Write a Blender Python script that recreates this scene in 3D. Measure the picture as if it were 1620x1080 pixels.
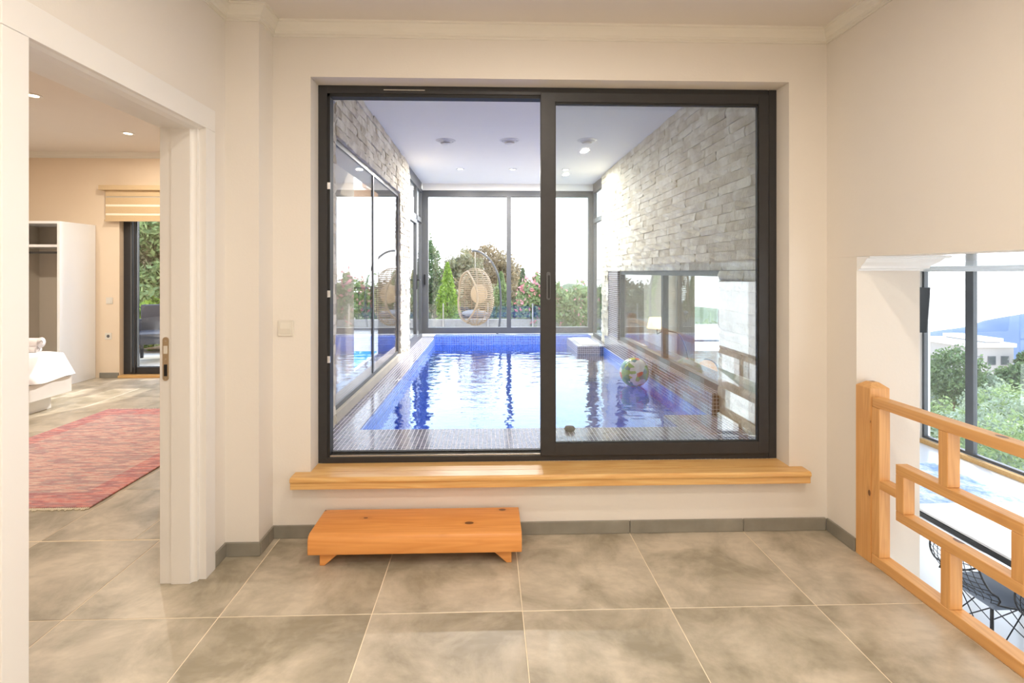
import bpy, bmesh, math, random
import numpy as np
from mathutils import Vector, Matrix

for o in list(bpy.data.objects): bpy.data.objects.remove(o, do_unlink=True)
SC = bpy.context.scene
COL = SC.collection
PI = math.pi
R = math.radians

# ------------------------------------------------------------------ camera, sky, sun, exposure
cam_d = bpy.data.cameras.new('camera'); cam = bpy.data.objects.new('camera', cam_d); COL.objects.link(cam)
cam.location = (0, 0, 1.36)
cam.rotation_euler = (PI/2, 0, -math.atan(.030))
cam_d.sensor_width = 36; cam_d.lens = 800/1620*36
cam_d.shift_x = .0086; cam_d.shift_y = -.0679
cam_d.clip_start = .05; cam_d.clip_end = 2000
SC.camera = cam
SC.view_settings.view_transform = 'Standard'; SC.view_settings.look = 'None'
SC.view_settings.gamma = 1; SC.view_settings.use_curve_mapping = False
SC.view_settings.exposure = 0.9
SC.cycles.transparent_max_bounces = 24

W = bpy.data.worlds.new('sky'); SC.world = W; W.use_nodes = True
nt = W.node_tree; nt.nodes.clear()
tc = nt.nodes.new('ShaderNodeTexCoord'); sp = nt.nodes.new('ShaderNodeSeparateXYZ')
cr = nt.nodes.new('ShaderNodeValToRGB'); bg = nt.nodes.new('ShaderNodeBackground'); wo = nt.nodes.new('ShaderNodeOutputWorld')
nt.links.new(tc.outputs['Generated'], sp.inputs[0]); nt.links.new(sp.outputs['Z'], cr.inputs[0])
cr.color_ramp.elements[0].position = 0.0; cr.color_ramp.elements[0].color = (.96, .97, 1, 1)
cr.color_ramp.elements[1].position = .85; cr.color_ramp.elements[1].color = (.42, .60, .95, 1)
e = cr.color_ramp.elements.new(.25); e.color = (.80, .89, 1, 1)
nt.links.new(cr.outputs[0], bg.inputs[0]); bg.inputs[1].default_value = 2.3
nt.links.new(bg.outputs[0], wo.inputs[0])

def light(kind, name, loc, energy, color=(1, 1, 1), size=1, size_y=None, rot=None):
    d = bpy.data.lights.new(name, kind); d.energy = energy; d.color = color
    if kind == 'AREA':
        d.shape = 'RECTANGLE' if size_y else 'DISK'; d.size = size
        if size_y: d.size_y = size_y
    elif kind in ('POINT', 'SPOT'): d.shadow_soft_size = size
    o = bpy.data.objects.new(name, d); COL.objects.link(o); o.location = loc
    if rot: o.rotation_euler = rot
    return o
sun = light('SUN', 'sun', (10, 30, 30), 2.6, (1, .95, .86))
sd = Vector((-.46, -.89, -.80)).normalized()          # direction in which the sunlight travels
sun.rotation_euler = sd.to_track_quat('-Z', 'Y').to_euler(); sun.data.angle = R(.6)
HALL_W, POOL_W, BED_W, LOW_W = 54, 88, 52, 14

# ------------------------------------------------------------------ materials
MT = {}
def nd(t, typ, **kw):
    n = t.nodes.new(typ)
    for k, v in kw.items(): setattr(n, k, v)
    return n
def newmat(name):
    m = bpy.data.materials.new(name); m.use_nodes = True; t = m.node_tree
    b = t.nodes['Principled BSDF']; MT[name] = m
    return m, t, b
def math_(t, op, a, b=None, clamp=False):
    n = t.nodes.new('ShaderNodeMath'); n.operation = op; n.use_clamp = clamp
    for i, v in enumerate((a, b)):
        if v is None: continue
        if isinstance(v, (int, float)): n.inputs[i].default_value = v
        else: t.links.new(v, n.inputs[i])
    return n.outputs[0]
def mixc(t, f, a, b):
    n = t.nodes.new('ShaderNodeMix'); n.data_type = 'RGBA'
    for i, v in ((0, f), (6, a), (7, b)):
        if isinstance(v, (int, float)): n.inputs[i].default_value = v
        elif isinstance(v, tuple): n.inputs[i].default_value = (*v, 1) if len(v) == 3 else v
        else: t.links.new(v, n.inputs[i])
    return n.outputs[2]
def plain(name, col, rough=.5, metal=0, noise=.06, nscale=6, bump=0, bscale=60, spec=.5, emit=None, es=0):
    m, t, b = newmat(name)
    tcn = nd(t, 'ShaderNodeTexCoord'); ns = nd(t, 'ShaderNodeTexNoise'); ns.inputs['Scale'].default_value = nscale
    ns.inputs['Detail'].default_value = 4
    t.links.new(tcn.outputs['Object'], ns.inputs['Vector'])
    dark = tuple(c*(1-noise*1.6) for c in col); lite = tuple(min(1, c*(1+noise)) for c in col)
    t.links.new(mixc(t, ns.outputs[0], dark, lite), b.inputs['Base Color'])
    b.inputs['Roughness'].default_value = rough; b.inputs['Metallic'].default_value = metal
    b.inputs['Specular IOR Level'].default_value = spec
    if bump:
        n2 = nd(t, 'ShaderNodeTexNoise'); n2.inputs['Scale'].default_value = bscale
        t.links.new(tcn.outputs['Object'], n2.inputs['Vector'])
        bp = nd(t, 'ShaderNodeBump'); bp.inputs['Strength'].default_value = bump; bp.inputs['Distance'].default_value = .01
        t.links.new(n2.outputs[0], bp.inputs['Height']); t.links.new(bp.outputs[0], b.inputs['Normal'])
    if emit: b.inputs['Emission Color'].default_value = (*emit, 1); b.inputs['Emission Strength'].default_value = es
    return m
plain('plaster', (.77, .72, .655), .75, noise=.02, nscale=2, bump=.05, bscale=90)
plain('plaster_peach', (.80, .66, .50), .75, noise=.02, nscale=2)
plain('ceiling_white', (.75, .70, .64), .8, noise=.01)
plain('ceiling_cool', (.93, .91, .85), .8, noise=.01)
plain('cornice', (.77, .735, .66), .5, noise=.01)
plain('white_trim', (.80, .775, .74), .35, noise=.01, nscale=3)
plain('gloss_white', (.86, .87, .88), .12, noise=.01)
plain('alu_dark', (.034, .033, .034), .42, noise=.12, nscale=30, spec=.4)
plain('alu_black', (.008, .008, .009), .5)
plain('alu_grey', (.10, .105, .11), .4, noise=.1)
plain('rubber', (.012, .012, .012), .6)
plain('steel', (.60, .58, .54), .3, metal=1, noise=.08, nscale=40)
plain('brushed_brass', (.55, .46, .34), .38, metal=.85, noise=.12, nscale=60)
plain('chrome', (.8, .8, .8), .15, metal=1)
plain('plastic_white', (.72, .68, .60), .35, noise=.01)
plain('grout', (.86, .74, .56), .8, noise=.15, nscale=12)
plain('grout_grey', (.55, .53, .48), .8, noise=.1)
plain('skirting', (.27, .25, .205), .4, noise=.28, nscale=7)
plain('mortar', (.34, .31, .26), .9, noise=.2, nscale=8)
plain('mattress', (.86, .86, .88), .8, noise=.02, bump=.15, bscale=18)
plain('towel', (.88, .84, .84), .9, noise=.04, bump=.4, bscale=150)
plain('blind_fabric', (.62, .46, .27), .8, noise=.05, nscale=60)
plain('blind_sheer', (.92, .86, .70), .8, noise=.03)
plain('wardrobe_inside', (.50, .44, .36), .5, noise=.03)
plain('curtain', (.80, .66, .48), .8, noise=.08, nscale=8)
plain('black_metal', (.012, .013, .016), .35, noise=.05)
plain('seat_pad', (.22, .27, .36), .45, noise=.08, nscale=12)
plain('table_white', (.86, .87, .88), .08, noise=.01)
plain('low_floor', (.80, .79, .77), .18, noise=.03, nscale=2)
plain('render_white', (.84, .83, .80), .8, noise=.04)
plain('render_beige', (.36, .335, .31), .8, noise=.06)
plain('terrace_stone', (.56, .52, .44), .7, noise=.12, nscale=4)
plain('bark', (.14, .09, .055), .9, noise=.3, nscale=15, bump=.6)
plain('wicker', (.42, .31, .19), .6, noise=.25, nscale=25)
plain('cushion_grey', (.34, .33, .32), .9, noise=.1)
plain('cushion_tan', (.62, .45, .27), .9, noise=.1)
plain('orange_fabric', (.80, .36, .07), .7, noise=.08)
plain('grey_fabric', (.05, .055, .07), .8, noise=.1)
plain('teal_water', (.05, .42, .75), .05, noise=.1)
plain('mountain', (.125, .17, .25), .95, noise=.25, nscale=.03)  # blue of the distance haze is put into the base colour
plain('hill_green', (.16, .20, .10), .95, noise=.45, nscale=.6)
plain('earth', (.36, .29, .19), .95, noise=.35, nscale=1.5)
plain('rock_orange', (.55, .37, .22), .9, noise=.35, nscale=2)
plain('lamp_shade', (1, .86, .55), .8, emit=(1, .72, .30), es=2.4)
plain('lamp_lens', (1, .95, .85), .4, emit=(1, .86, .62), es=9)
plain('lamp_lens_cool', (1, 1, 1), .4, emit=(1, .97, .95), es=7)
def leafmat(name, c1, c2, flower=None, ff=.0, nscale=2.5):
    m, t, b = newmat(name)
    geo = nd(t, 'ShaderNodeNewGeometry')
    wn = nd(t, 'ShaderNodeTexNoise'); wn.inputs['Scale'].default_value = nscale; wn.inputs['Detail'].default_value = 5
    t.links.new(geo.outputs['Position'], wn.inputs['Vector'])
    rnd = math_(t, 'ADD', math_(t, 'MULTIPLY', geo.outputs['Random Per Island'], .6), math_(t, 'SUBTRACT', wn.outputs[0], .3), True)
    c = mixc(t, rnd, c1, c2)
    if flower:
        c = mixc(t, math_(t, 'LESS_THAN', geo.outputs['Random Per Island'], ff), c, flower)
    t.links.new(c, b.inputs['Base Color']); b.inputs['Roughness'].default_value = .6
    b.inputs['Transmission Weight'].default_value = 0
    tr = nd(t, 'ShaderNodeBsdfTranslucent'); t.links.new(c, tr.inputs[0])
    mx = nd(t, 'ShaderNodeMixShader'); mx.inputs[0].default_value = .35
    t.links.new(b.outputs[0], mx.inputs[1]); t.links.new(tr.outputs[0], mx.inputs[2])
    t.links.new(mx.outputs[0], t.nodes['Material Output'].inputs[0])
leafmat('leaf_olive', (.09, .09, .04), (.42, .40, .22))
leafmat('leaf_brown', (.12, .085, .04), (.46, .36, .20))
leafmat('leaf_bright', (.13, .24, .02), (.55, .72, .12))
leafmat('leaf_dark', (.04, .07, .025), (.22, .32, .12))
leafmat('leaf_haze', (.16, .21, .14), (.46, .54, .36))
leafmat('leaf_mid', (.10, .17, .05), (.46, .56, .24))
leafmat('leaf_pink', (.75, .18, .22), (1, .50, .52))

def woodmat(name, axis, c1, c2, c3, knots=True, rough=.42):
    m, t, b = newmat(name)
    tcn = nd(t, 'ShaderNodeTexCoord'); oi = nd(t, 'ShaderNodeObjectInfo')
    mp = nd(t, 'ShaderNodeMapping'); s = [9, 9, 9]; s[axis] = .55; mp.inputs['Scale'].default_value = s
    ad = nd(t, 'ShaderNodeVectorMath', operation='ADD'); cb = nd(t, 'ShaderNodeCombineXYZ')
    for i in range(3): t.links.new(math_(t, 'MULTIPLY', oi.outputs['Random'], 7.3+i*3), cb.inputs[i])
    t.links.new(tcn.outputs['Object'], ad.inputs[0]); t.links.new(cb.outputs[0], ad.inputs[1])
    t.links.new(ad.outputs[0], mp.inputs[0])
    n1 = nd(t, 'ShaderNodeTexNoise'); n1.inputs['Scale'].default_value = 1.3; n1.inputs['Detail'].default_value = 2; n1.inputs['Distortion'].default_value = .6
    t.links.new(mp.outputs[0], n1.inputs['Vector'])
    rings = math_(t, 'FRACT', math_(t, 'MULTIPLY', n1.outputs[0], 9))
    tri = math_(t, 'ABSOLUTE', math_(t, 'SUBTRACT', math_(t, 'MULTIPLY', rings, 2), 1))
    n2 = nd(t, 'ShaderNodeTexNoise'); n2.inputs['Scale'].default_value = 12; t.links.new(mp.outputs[0], n2.inputs['Vector'])
    c = mixc(t, math_(t, 'MULTIPLY', tri, .75), c1, c2)
    c = mixc(t, math_(t, 'MULTIPLY', n2.outputs[0], .35), c, c3)
    if knots:
        mp2 = nd(t, 'ShaderNodeMapping'); s = [7, 7, 7]; s[axis] = 4.2; mp2.inputs['Scale'].default_value = s
        t.links.new(ad.outputs[0], mp2.inputs[0])
        v = nd(t, 'ShaderNodeTexVoronoi'); v.inputs['Scale'].default_value = 1.05; t.links.new(mp2.outputs[0], v.inputs['Vector'])
        k = math_(t, 'LESS_THAN', v.outputs['Distance'], .10)
        k2 = math_(t, 'SUBTRACT', 1, math_(t, 'MULTIPLY', v.outputs['Distance'], 5), True)
        c = mixc(t, math_(t, 'MULTIPLY', k2, .6), c, c3)
        c = mixc(t, math_(t, 'MULTIPLY', k, .85), c, (.10, .035, .012))
    t.links.new(c, b.inputs['Base Color']); b.inputs['Roughness'].default_value = rough
OR = ((.80, .45, .17), (.68, .34, .11), (.46, .20, .06))
for i, a in enumerate('xyz'): woodmat('rail_wood_'+a, i, *OR)
woodmat('stool_wood', 0, (.84, .38, .11), (.72, .29, .07), (.48, .17, .04))
woodmat('sill_wood', 0, (.80, .52, .21), (.64, .33, .10), (.52, .26, .08), knots=False, rough=.35)
woodmat('pergola_wood', 0, (.62, .38, .2), (.5, .28, .13), (.4, .2, .09))

def tilemat(name, base, dark, lite, rough=.28):
    m, t, b = newmat(name)
    tcn = nd(t, 'ShaderNodeTexCoord'); oi = nd(t, 'ShaderNodeObjectInfo')
    ad = nd(t, 'ShaderNodeVectorMath', operation='ADD'); cb = nd(t, 'ShaderNodeCombineXYZ')
    for i in range(3): t.links.new(math_(t, 'MULTIPLY', oi.outputs['Random'], 31+i*17), cb.inputs[i])
    t.links.new(tcn.outputs['Object'], ad.inputs[0]); t.links.new(cb.outputs[0], ad.inputs[1])
    n1 = nd(t, 'ShaderNodeTexNoise'); n1.inputs['Scale'].default_value = 3.2; n1.inputs['Detail'].default_value = 8; n1.inputs['Roughness'].default_value = .62; n1.inputs['Distortion'].default_value = .35
    n2 = nd(t, 'ShaderNodeTexNoise'); n2.inputs['Scale'].default_value = 14; n2.inputs['Detail'].default_value = 6
    mp = nd(t, 'ShaderNodeMapping'); mp.inputs['Scale'].default_value = (1, 2.2, 1)
    t.links.new(ad.outputs[0], n1.inputs['Vector']); t.links.new(ad.outputs[0], mp.inputs[0]); t.links.new(mp.outputs[0], n2.inputs['Vector'])
    r = nd(t, 'ShaderNodeMapRange'); r.inputs[1].default_value = .38; r.inputs[2].default_value = .60
    t.links.new(n1.outputs[0], r.inputs[0])
    c = mixc(t, r.outputs[0], dark, lite)
    r2 = nd(t, 'ShaderNodeMapRange'); r2.inputs[1].default_value = .45; r2.inputs[2].default_value = .7
    t.links.new(n2.outputs[0], r2.inputs[0])
    c = mixc(t, math_(t, 'MULTIPLY', r2.outputs[0], .45), c, base)
    t.links.new(c, b.inputs['Base Color'])
    b.inputs['Roughness'].default_value = rough
tilemat('floor_tile', (.41, .355, .27), (.30, .26, .185), (.58, .505, .395), .36)
tilemat('stone_brick', (.74, .66, .52), (.54, .47, .36), (.88, .83, .72), .85)
m = MT['stone_brick']; t = m.node_tree; b = t.nodes['Principled BSDF']
n2 = nd(t, 'ShaderNodeTexNoise'); n2.inputs['Scale'].default_value = 45; n2.inputs['Detail'].default_value = 6
mpp = nd(t, 'ShaderNodeMapping'); mpp.inputs['Scale'].default_value = (1, 2.2, .8)
tcn = nd(t, 'ShaderNodeTexCoord'); t.links.new(tcn.outputs['Object'], mpp.inputs[0]); t.links.new(mpp.outputs[0], n2.inputs['Vector'])
bp = nd(t, 'ShaderNodeBump'); bp.inputs['Strength'].default_value = .9; bp.inputs['Distance'].default_value = .012
t.links.new(n2.outputs[0], bp.inputs['Height']); t.links.new(bp.outputs[0], b.inputs['Normal'])

def mosaic(name, ca, cb_, grout, s=.027, g=.13, rough=.12):
    m, t, b = newmat(name)
    geo = nd(t, 'ShaderNodeNewGeometry')
    sc = nd(t, 'ShaderNodeVectorMath', operation='SCALE'); sc.inputs['Scale'].default_value = 1/s
    of = nd(t, 'ShaderNodeVectorMath', operation='ADD'); of.inputs[1].default_value = (100.31, 100.37, 100.43)
    t.links.new(geo.outputs['Position'], sc.inputs[0]); t.links.new(sc.outputs[0], of.inputs[0])
    fr = nd(t, 'ShaderNodeVectorMath', operation='FRACTION'); fl = nd(t, 'ShaderNodeVectorMath', operation='FLOOR')
    t.links.new(of.outputs[0], fr.inputs[0]); t.links.new(of.outputs[0], fl.inputs[0])
    s1 = nd(t, 'ShaderNodeSeparateXYZ'); s2 = nd(t, 'ShaderNodeSeparateXYZ')
    ab = nd(t, 'ShaderNodeVectorMath', operation='ABSOLUTE')
    t.links.new(fr.outputs[0], s1.inputs[0]); t.links.new(geo.outputs['True Normal'], ab.inputs[0]); t.links.new(ab.outputs[0], s2.inputs[0])
    line = None
    for i in range(3):
        l = math_(t, 'MULTIPLY', math_(t, 'LESS_THAN', s1.outputs[i], g), math_(t, 'LESS_THAN', s2.outputs[i], .5))
        line = l if line is None else math_(t, 'MAXIMUM', line, l)
    wn = nd(t, 'ShaderNodeTexWhiteNoise'); t.links.new(fl.outputs[0], wn.inputs['Vector'])
    c = mixc(t, wn.outputs['Value'], ca, cb_)
    t.links.new(mixc(t, line, c, grout), b.inputs['Base Color'])
    t.links.new(math_(t, 'ADD', math_(t, 'MULTIPLY', line, .5), rough), b.inputs['Roughness'])
    bp = nd(t, 'ShaderNodeBump'); bp.invert = True; bp.inputs['Strength'].default_value = .35; bp.inputs['Distance'].default_value = .003
    t.links.new(line, bp.inputs['Height']); t.links.new(bp.outputs[0], b.inputs['Normal'])
mosaic('mosaic_deck', (.045, .045, .10), (.16, .14, .22), (.72, .72, .80), g=.17)
mosaic('mosaic_blue', (.02, .08, .45), (.06, .18, .72), (.55, .65, .92), g=.10)
mosaic('mosaic_brown', (.06, .035, .04), (.15, .10, .11), (.66, .64, .68), g=.15)

def schlick(t, f0, normal=None):
    geo = nd(t, 'ShaderNodeNewGeometry'); dp = nd(t, 'ShaderNodeVectorMath', operation='DOT_PRODUCT')
    t.links.new(normal if normal else geo.outputs['Normal'], dp.inputs[0]); t.links.new(geo.outputs['Incoming'], dp.inputs[1])
    c = math_(t, 'ABSOLUTE', dp.outputs['Value'])
    p = math_(t, 'POWER', math_(t, 'SUBTRACT', 1, c, True), 5)
    return math_(t, 'ADD', math_(t, 'MULTIPLY', p, 1-f0), f0, True)
def glassmat(name, tint, f0=.045, bump=None):
    m, t, b = newmat(name); t.nodes.remove(b)
    tr = nd(t, 'ShaderNodeBsdfTransparent'); tr.inputs[0].default_value = (*tint, 1)
    gl = nd(t, 'ShaderNodeBsdfGlossy'); gl.inputs['Roughness'].default_value = 0.0; gl.inputs[0].default_value = (1, 1, 1, 1)
    nrm = None
    if bump:
        tcn = nd(t, 'ShaderNodeNewGeometry'); ns = nd(t, 'ShaderNodeTexNoise'); ns.inputs['Scale'].default_value = bump[0]; ns.inputs['Detail'].default_value = 2
        mp = nd(t, 'ShaderNodeMapping'); mp.inputs['Scale'].default_value = (1, 1.6, 1)
        t.links.new(tcn.outputs['Position'], mp.inputs[0]); t.links.new(mp.outputs[0], ns.inputs['Vector'])
        bp = nd(t, 'ShaderNodeBump'); bp.inputs['Strength'].default_value = bump[1]; bp.inputs['Distance'].default_value = bump[2]
        t.links.new(ns.outputs[0], bp.inputs['Height']); nrm = bp.outputs[0]
        t.links.new(nrm, gl.inputs['Normal'])
    mx = nd(t, 'ShaderNodeMixShader'); t.links.new(schlick(t, f0), mx.inputs[0])
    t.links.new(tr.outputs[0], mx.inputs[1]); t.links.new(gl.outputs[0], mx.inputs[2])
    t.links.new(mx.outputs[0], t.nodes['Material Output'].inputs[0])
glassmat('glass', (.985, .99, .99))
glassmat('glass_tint', (.95, .975, .975), .06)
glassmat('water', (.55, .80, .98), .07, (5, .25, .03))

def rugmat():
    m, t, b = newmat('rug')
    tcn = nd(t, 'ShaderNodeTexCoord'); mp = nd(t, 'ShaderNodeMapping'); mp.inputs['Scale'].default_value = (3.5, 20, 1)
    t.links.new(tcn.outputs['Object'], mp.inputs[0])
    n1 = nd(t, 'ShaderNodeTexNoise'); n1.inputs['Scale'].default_value = 3.2; n1.inputs['Detail'].default_value = 9; n1.inputs['Roughness'].default_value = .75
    t.links.new(mp.outputs[0], n1.inputs['Vector'])
    v = nd(t, 'ShaderNodeTexVoronoi'); v.inputs['Scale'].default_value = 1.6; t.links.new(mp.outputs[0], v.inputs['Vector'])
    s = nd(t, 'ShaderNodeSeparateXYZ'); t.links.new(tcn.outputs['Object'], s.inputs[0])
    bx_ = math_(t, 'GREATER_THAN', math_(t, 'ABSOLUTE', s.outputs[0]), .56); by_ = math_(t, 'GREATER_THAN', math_(t, 'ABSOLUTE', s.outputs[1]), .86)
    bord = math_(t, 'MAXIMUM', bx_, by_)
    r = nd(t, 'ShaderNodeMapRange'); r.inputs[1].default_value = .36; r.inputs[2].default_value = .60; t.links.new(n1.outputs[0], r.inputs[0])
    inner = mixc(t, r.outputs[0], (.60, .22, .22), (.76, .62, .54))
    outer = mixc(t, r.outputs[0], (.58, .12, .13), (.74, .46, .41))
    c = mixc(t, bord, inner, outer)
    ds = math_(t, 'MULTIPLY', math_(t, 'GREATER_THAN', v.outputs['Distance'], .55), .35)
    c = mixc(t, ds, c, (.17, .15, .22))
    n3 = nd(t, 'ShaderNodeTexNoise'); n3.inputs['Scale'].default_value = 60; n3.inputs['Detail'].default_value = 3; t.links.new(mp.outputs[0], n3.inputs['Vector'])
    r3 = nd(t, 'ShaderNodeMapRange'); r3.inputs[1].default_value = .56; r3.inputs[2].default_value = .66; t.links.new(n3.outputs[0], r3.inputs[0])
    c = mixc(t, math_(t, 'MULTIPLY', r3.outputs[0], .5), c, (.20, .12, .15))
    t.links.new(c, b.inputs['Base Color']); b.inputs['Roughness'].default_value = .95
rugmat()
def bluerug():
    m, t, b = newmat('rug_blue')
    tcn = nd(t, 'ShaderNodeTexCoord'); n1 = nd(t, 'ShaderNodeTexNoise'); n1.inputs['Scale'].default_value = 4; n1.inputs['Detail'].default_value = 9; n1.inputs['Roughness'].default_value = .8
    t.links.new(tcn.outputs['Object'], n1.inputs['Vector'])
    r = nd(t, 'ShaderNodeMapRange'); r.inputs[1].default_value = .42; r.inputs[2].default_value = .60; t.links.new(n1.outputs[0], r.inputs[0])
    t.links.new(mixc(t, r.outputs[0], (.30, .42, .62), (.84, .85, .87)), b.inputs['Base Color']); b.inputs['Roughness'].default_value = .95
bluerug()
def ballmat():
    m, t, b = newmat('ball_print')
    tcn = nd(t, 'ShaderNodeTexCoord'); v = nd(t, 'ShaderNodeTexVoronoi'); v.inputs['Scale'].default_value = 19; t.links.new(tcn.outputs['Object'], v.inputs['Vector'])
    cr = nd(t, 'ShaderNodeValToRGB'); cr.color_ramp.interpolation = 'CONSTANT'
    cols = [(.85, .88, .88), (.10, .38, .22), (.75, .10, .08), (.55, .60, .10), (.10, .30, .35), (.80, .85, .85), (.25, .55, .20)]
    el = cr.color_ramp.elements
    el[0].color = (*cols[0], 1); el[1].position = .15; el[1].color = (*cols[1], 1)
    for i, c in enumerate(cols[2:]): e = el.new(.29+i*.14); e.color = (*c, 1)
    sp = nd(t, 'ShaderNodeSeparateColor'); t.links.new(v.outputs['Color'], sp.inputs[0]); t.links.new(sp.outputs[0], cr.inputs[0])
    t.links.new(cr.outputs[0], b.inputs['Base Color']); b.inputs['Roughness'].default_value = .15
ballmat()

# ------------------------------------------------------------------ builders
class MB:
    def __init__(s): s.bm = bmesh.new()
    def box(s, x0, x1, y0, y1, z0, z1, mat=None):
        vs = [s.bm.verts.new(p) for p in ((x0,y0,z0),(x1,y0,z0),(x1,y1,z0),(x0,y1,z0),(x0,y0,z1),(x1,y0,z1),(x1,y1,z1),(x0,y1,z1))]
        if mat: 
            for v in vs: v.co = mat @ v.co
        for f in ((0,3,2,1),(4,5,6,7),(0,1,5,4),(1,2,6,5),(2,3,7,6),(3,0,4,7)): s.bm.faces.new([vs[i] for i in f])
        return s
    def prism(s, pts, a, b, axis='x'):
        """polygon pts extruded from a to b along axis"""
        def mk(p, w): return {'x': (w, p[0], p[1]), 'y': (p[0], w, p[1]), 'z': (p[0], p[1], w)}[axis]
        A = [s.bm.verts.new(mk(p, a)) for p in pts]; B = [s.bm.verts.new(mk(p, b)) for p in pts]
        n = len(pts); s.bm.faces.new(A); s.bm.faces.new(B[::-1])
        for i in range(n): s.bm.faces.new([A[i], B[i], B[(i+1) % n], A[(i+1) % n]])
        return s
    def tube(s, pts, r, n=8, closed=False, r2=None):
        pts = [Vector(p) for p in pts]; rings = []; L = len(pts); up = None
        for i, p in enumerate(pts):
            if closed: t = pts[(i+1) % L]-pts[i-1]
            else: t = pts[min(i+1, L-1)]-pts[max(i-1, 0)]
            t.normalize()
            if up is None: up = Vector((0, 0, 1)) if abs(t.z) < .9 else Vector((1, 0, 0))
            a = t.cross(up)
            if a.length < 1e-4: a = t.orthogonal()
            a.normalize(); b = a.cross(t).normalized(); up = b
            rr = r if r2 is None else r+(r2-r)*i/(L-1)
            rings.append([s.bm.verts.new(p+(a*math.cos(k*2*PI/n)+b*math.sin(k*2*PI/n))*rr) for k in range(n)])
        for i in range(L if closed else L-1):
            A, B = rings[i], rings[(i+1) % L]
            for k in range(n): s.bm.faces.new([A[k], A[(k+1) % n], B[(k+1) % n], B[k]])
        if not closed: s.bm.faces.new(rings[0]); s.bm.faces.new(rings[-1][::-1])
        return s
    def lathe(s, prof, c=(0, 0, 0), n=28, axis='z'):
        rings = []
        for r, h in prof:
            ring = []
            for k in range(n):
                a = 2*PI*k/n; x, y = r*math.cos(a), r*math.sin(a)
                p = {'z': (x, y, h), 'y': (x, h, y), 'x': (h, x, y)}[axis]
                ring.append(s.bm.verts.new((p[0]+c[0], p[1]+c[1], p[2]+c[2])))
            rings.append(ring)
        for A, B in zip(rings, rings[1:]):
            for k in range(n): s.bm.faces.new([A[k], A[(k+1) % n], B[(k+1) % n], B[k]])
        s.bm.faces.new(rings[0]); s.bm.faces.new(rings[-1])
        return s
    def bevel(s, w, seg=2, ang=30):
        bmesh.ops.remove_doubles(s.bm, verts=s.bm.verts, dist=1e-5)
        ed = [e for e in s.bm.edges if len(e.link_faces) == 2 and e.calc_face_angle(0) > R(ang)]
        bmesh.ops.bevel(s.bm, geom=ed, offset=w, segments=seg, affect='EDGES', profile=.6, clamp_overlap=True)
        return s
    def mesh(s, name, mat, smooth=False):
        bmesh.ops.recalc_face_normals(s.bm, faces=s.bm.faces)
        me = bpy.data.meshes.new(name); s.bm.to_mesh(me); s.bm.free()
        if mat: me.materials.append(MT[mat])
        if smooth:
            me.shade_smooth()
        return me
    def build(s, name, mat, parent=None, smooth=False, loc=None):
        return obj(name, s.mesh(name, mat, smooth), parent, loc)
def obj(name, me, parent=None, loc=None):
    o = bpy.data.objects.new(name, me); COL.objects.link(o)
    if parent: o.parent = parent
    if loc: o.location = loc
    return o
def centred(mb, name, mat, parent=None, smooth=False):
    """origin at the centre of the geometry (world-space builder, top-level or under a parent at the origin)"""
    co = [v.co for v in mb.bm.verts]
    lo = Vector([min(c[i] for c in co) for i in range(3)]); hi = Vector([max(c[i] for c in co) for i in range(3)])
    c = (lo+hi)/2
    for v in mb.bm.verts: v.co -= c
    base = parent.location if parent else Vector((0, 0, 0))
    return mb.build(name, mat, parent, smooth, c-base)
def thing(name, label, cat, loc=(0, 0, 0), rz=0, group=None):
    o = bpy.data.objects.new(name, None); COL.objects.link(o); o.location = loc; o.rotation_euler = (0, 0, rz)
    o['label'] = label; o['category'] = cat
    if group: o['group'] = group
    return o
def tag(o, label, cat, group=None, kind=None):
    o['label'] = label; o['category'] = cat
    if group: o['group'] = group
    if kind: o['kind'] = kind
    return o
def struct(o): o['kind'] = 'structure'; return o
def sempty(name, loc=(0, 0, 0)):
    o = bpy.data.objects.new(name, None); COL.objects.link(o); o.location = loc; o['kind'] = 'structure'; return o
def B(name, mat, x0, x1, y0, y1, z0, z1, parent=None, bev=0, seg=2):
    mb = MB().box(x0, x1, y0, y1, z0, z1)
    if bev: mb.bevel(bev, seg)
    return centred(mb, name, mat, parent)
def copy_tree(o, parent=None):
    c = o.copy(); COL.objects.link(c)
    if parent: c.parent = parent
    for ch in list(o.children): copy_tree(ch, c)
    return c

# ------------------------------------------------------------------ floor of square tiles
X0, TL = .138, .60
YJ = 2.626            # a joint runs along the window wall
def tiles(parent, x0, x1, y0, y1, z=0, cache={}, gap=.0035):
    i0 = math.floor((x0-X0)/TL); j0 = math.floor((y0-YJ)/TL)
    i = i0
    while X0+i*TL < x1-1e-4:
        j = j0
        while YJ+j*TL < y1-1e-4:
            a0, a1 = max(x0, X0+i*TL), min(x1, X0+(i+1)*TL); b0, b1 = max(y0, YJ+j*TL), min(y1, YJ+(j+1)*TL)
            j += 1
            if a1-a0 < .01 or b1-b0 < .01: continue
            w, d = round(a1-a0-gap, 4), round(b1-b0-gap, 4); key = (w, d)
            if key not in cache:
                cache[key] = MB().box(-w/2, w/2, -d/2, d/2, -.009, 0).bevel(.0012, 1).mesh('tile', 'floor_tile')
            obj('tile', cache[key], parent, ((a0+a1)/2, (b0+b1)/2, z))
        i += 1
mb = MB()
mb.box(-1.43, 1.79, -2.6, 2.735, -.20, -.0012); mb.box(-6.3, -1.43, .5, 3.05, -.20, -.0012); mb.box(-6.3, -1.94, 3.05, 6.65, -.20, -.0012)
mb.box(1.79, 1.86, -2.6, 2.40, -.20, -.0012)
floor = struct(mb.build('floor', 'grout'))
tiles(floor, -6.3, 1.79, -1.0, 2.62)
tiles(floor, -1.80, -1.43, 2.626, 3.05)
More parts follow.
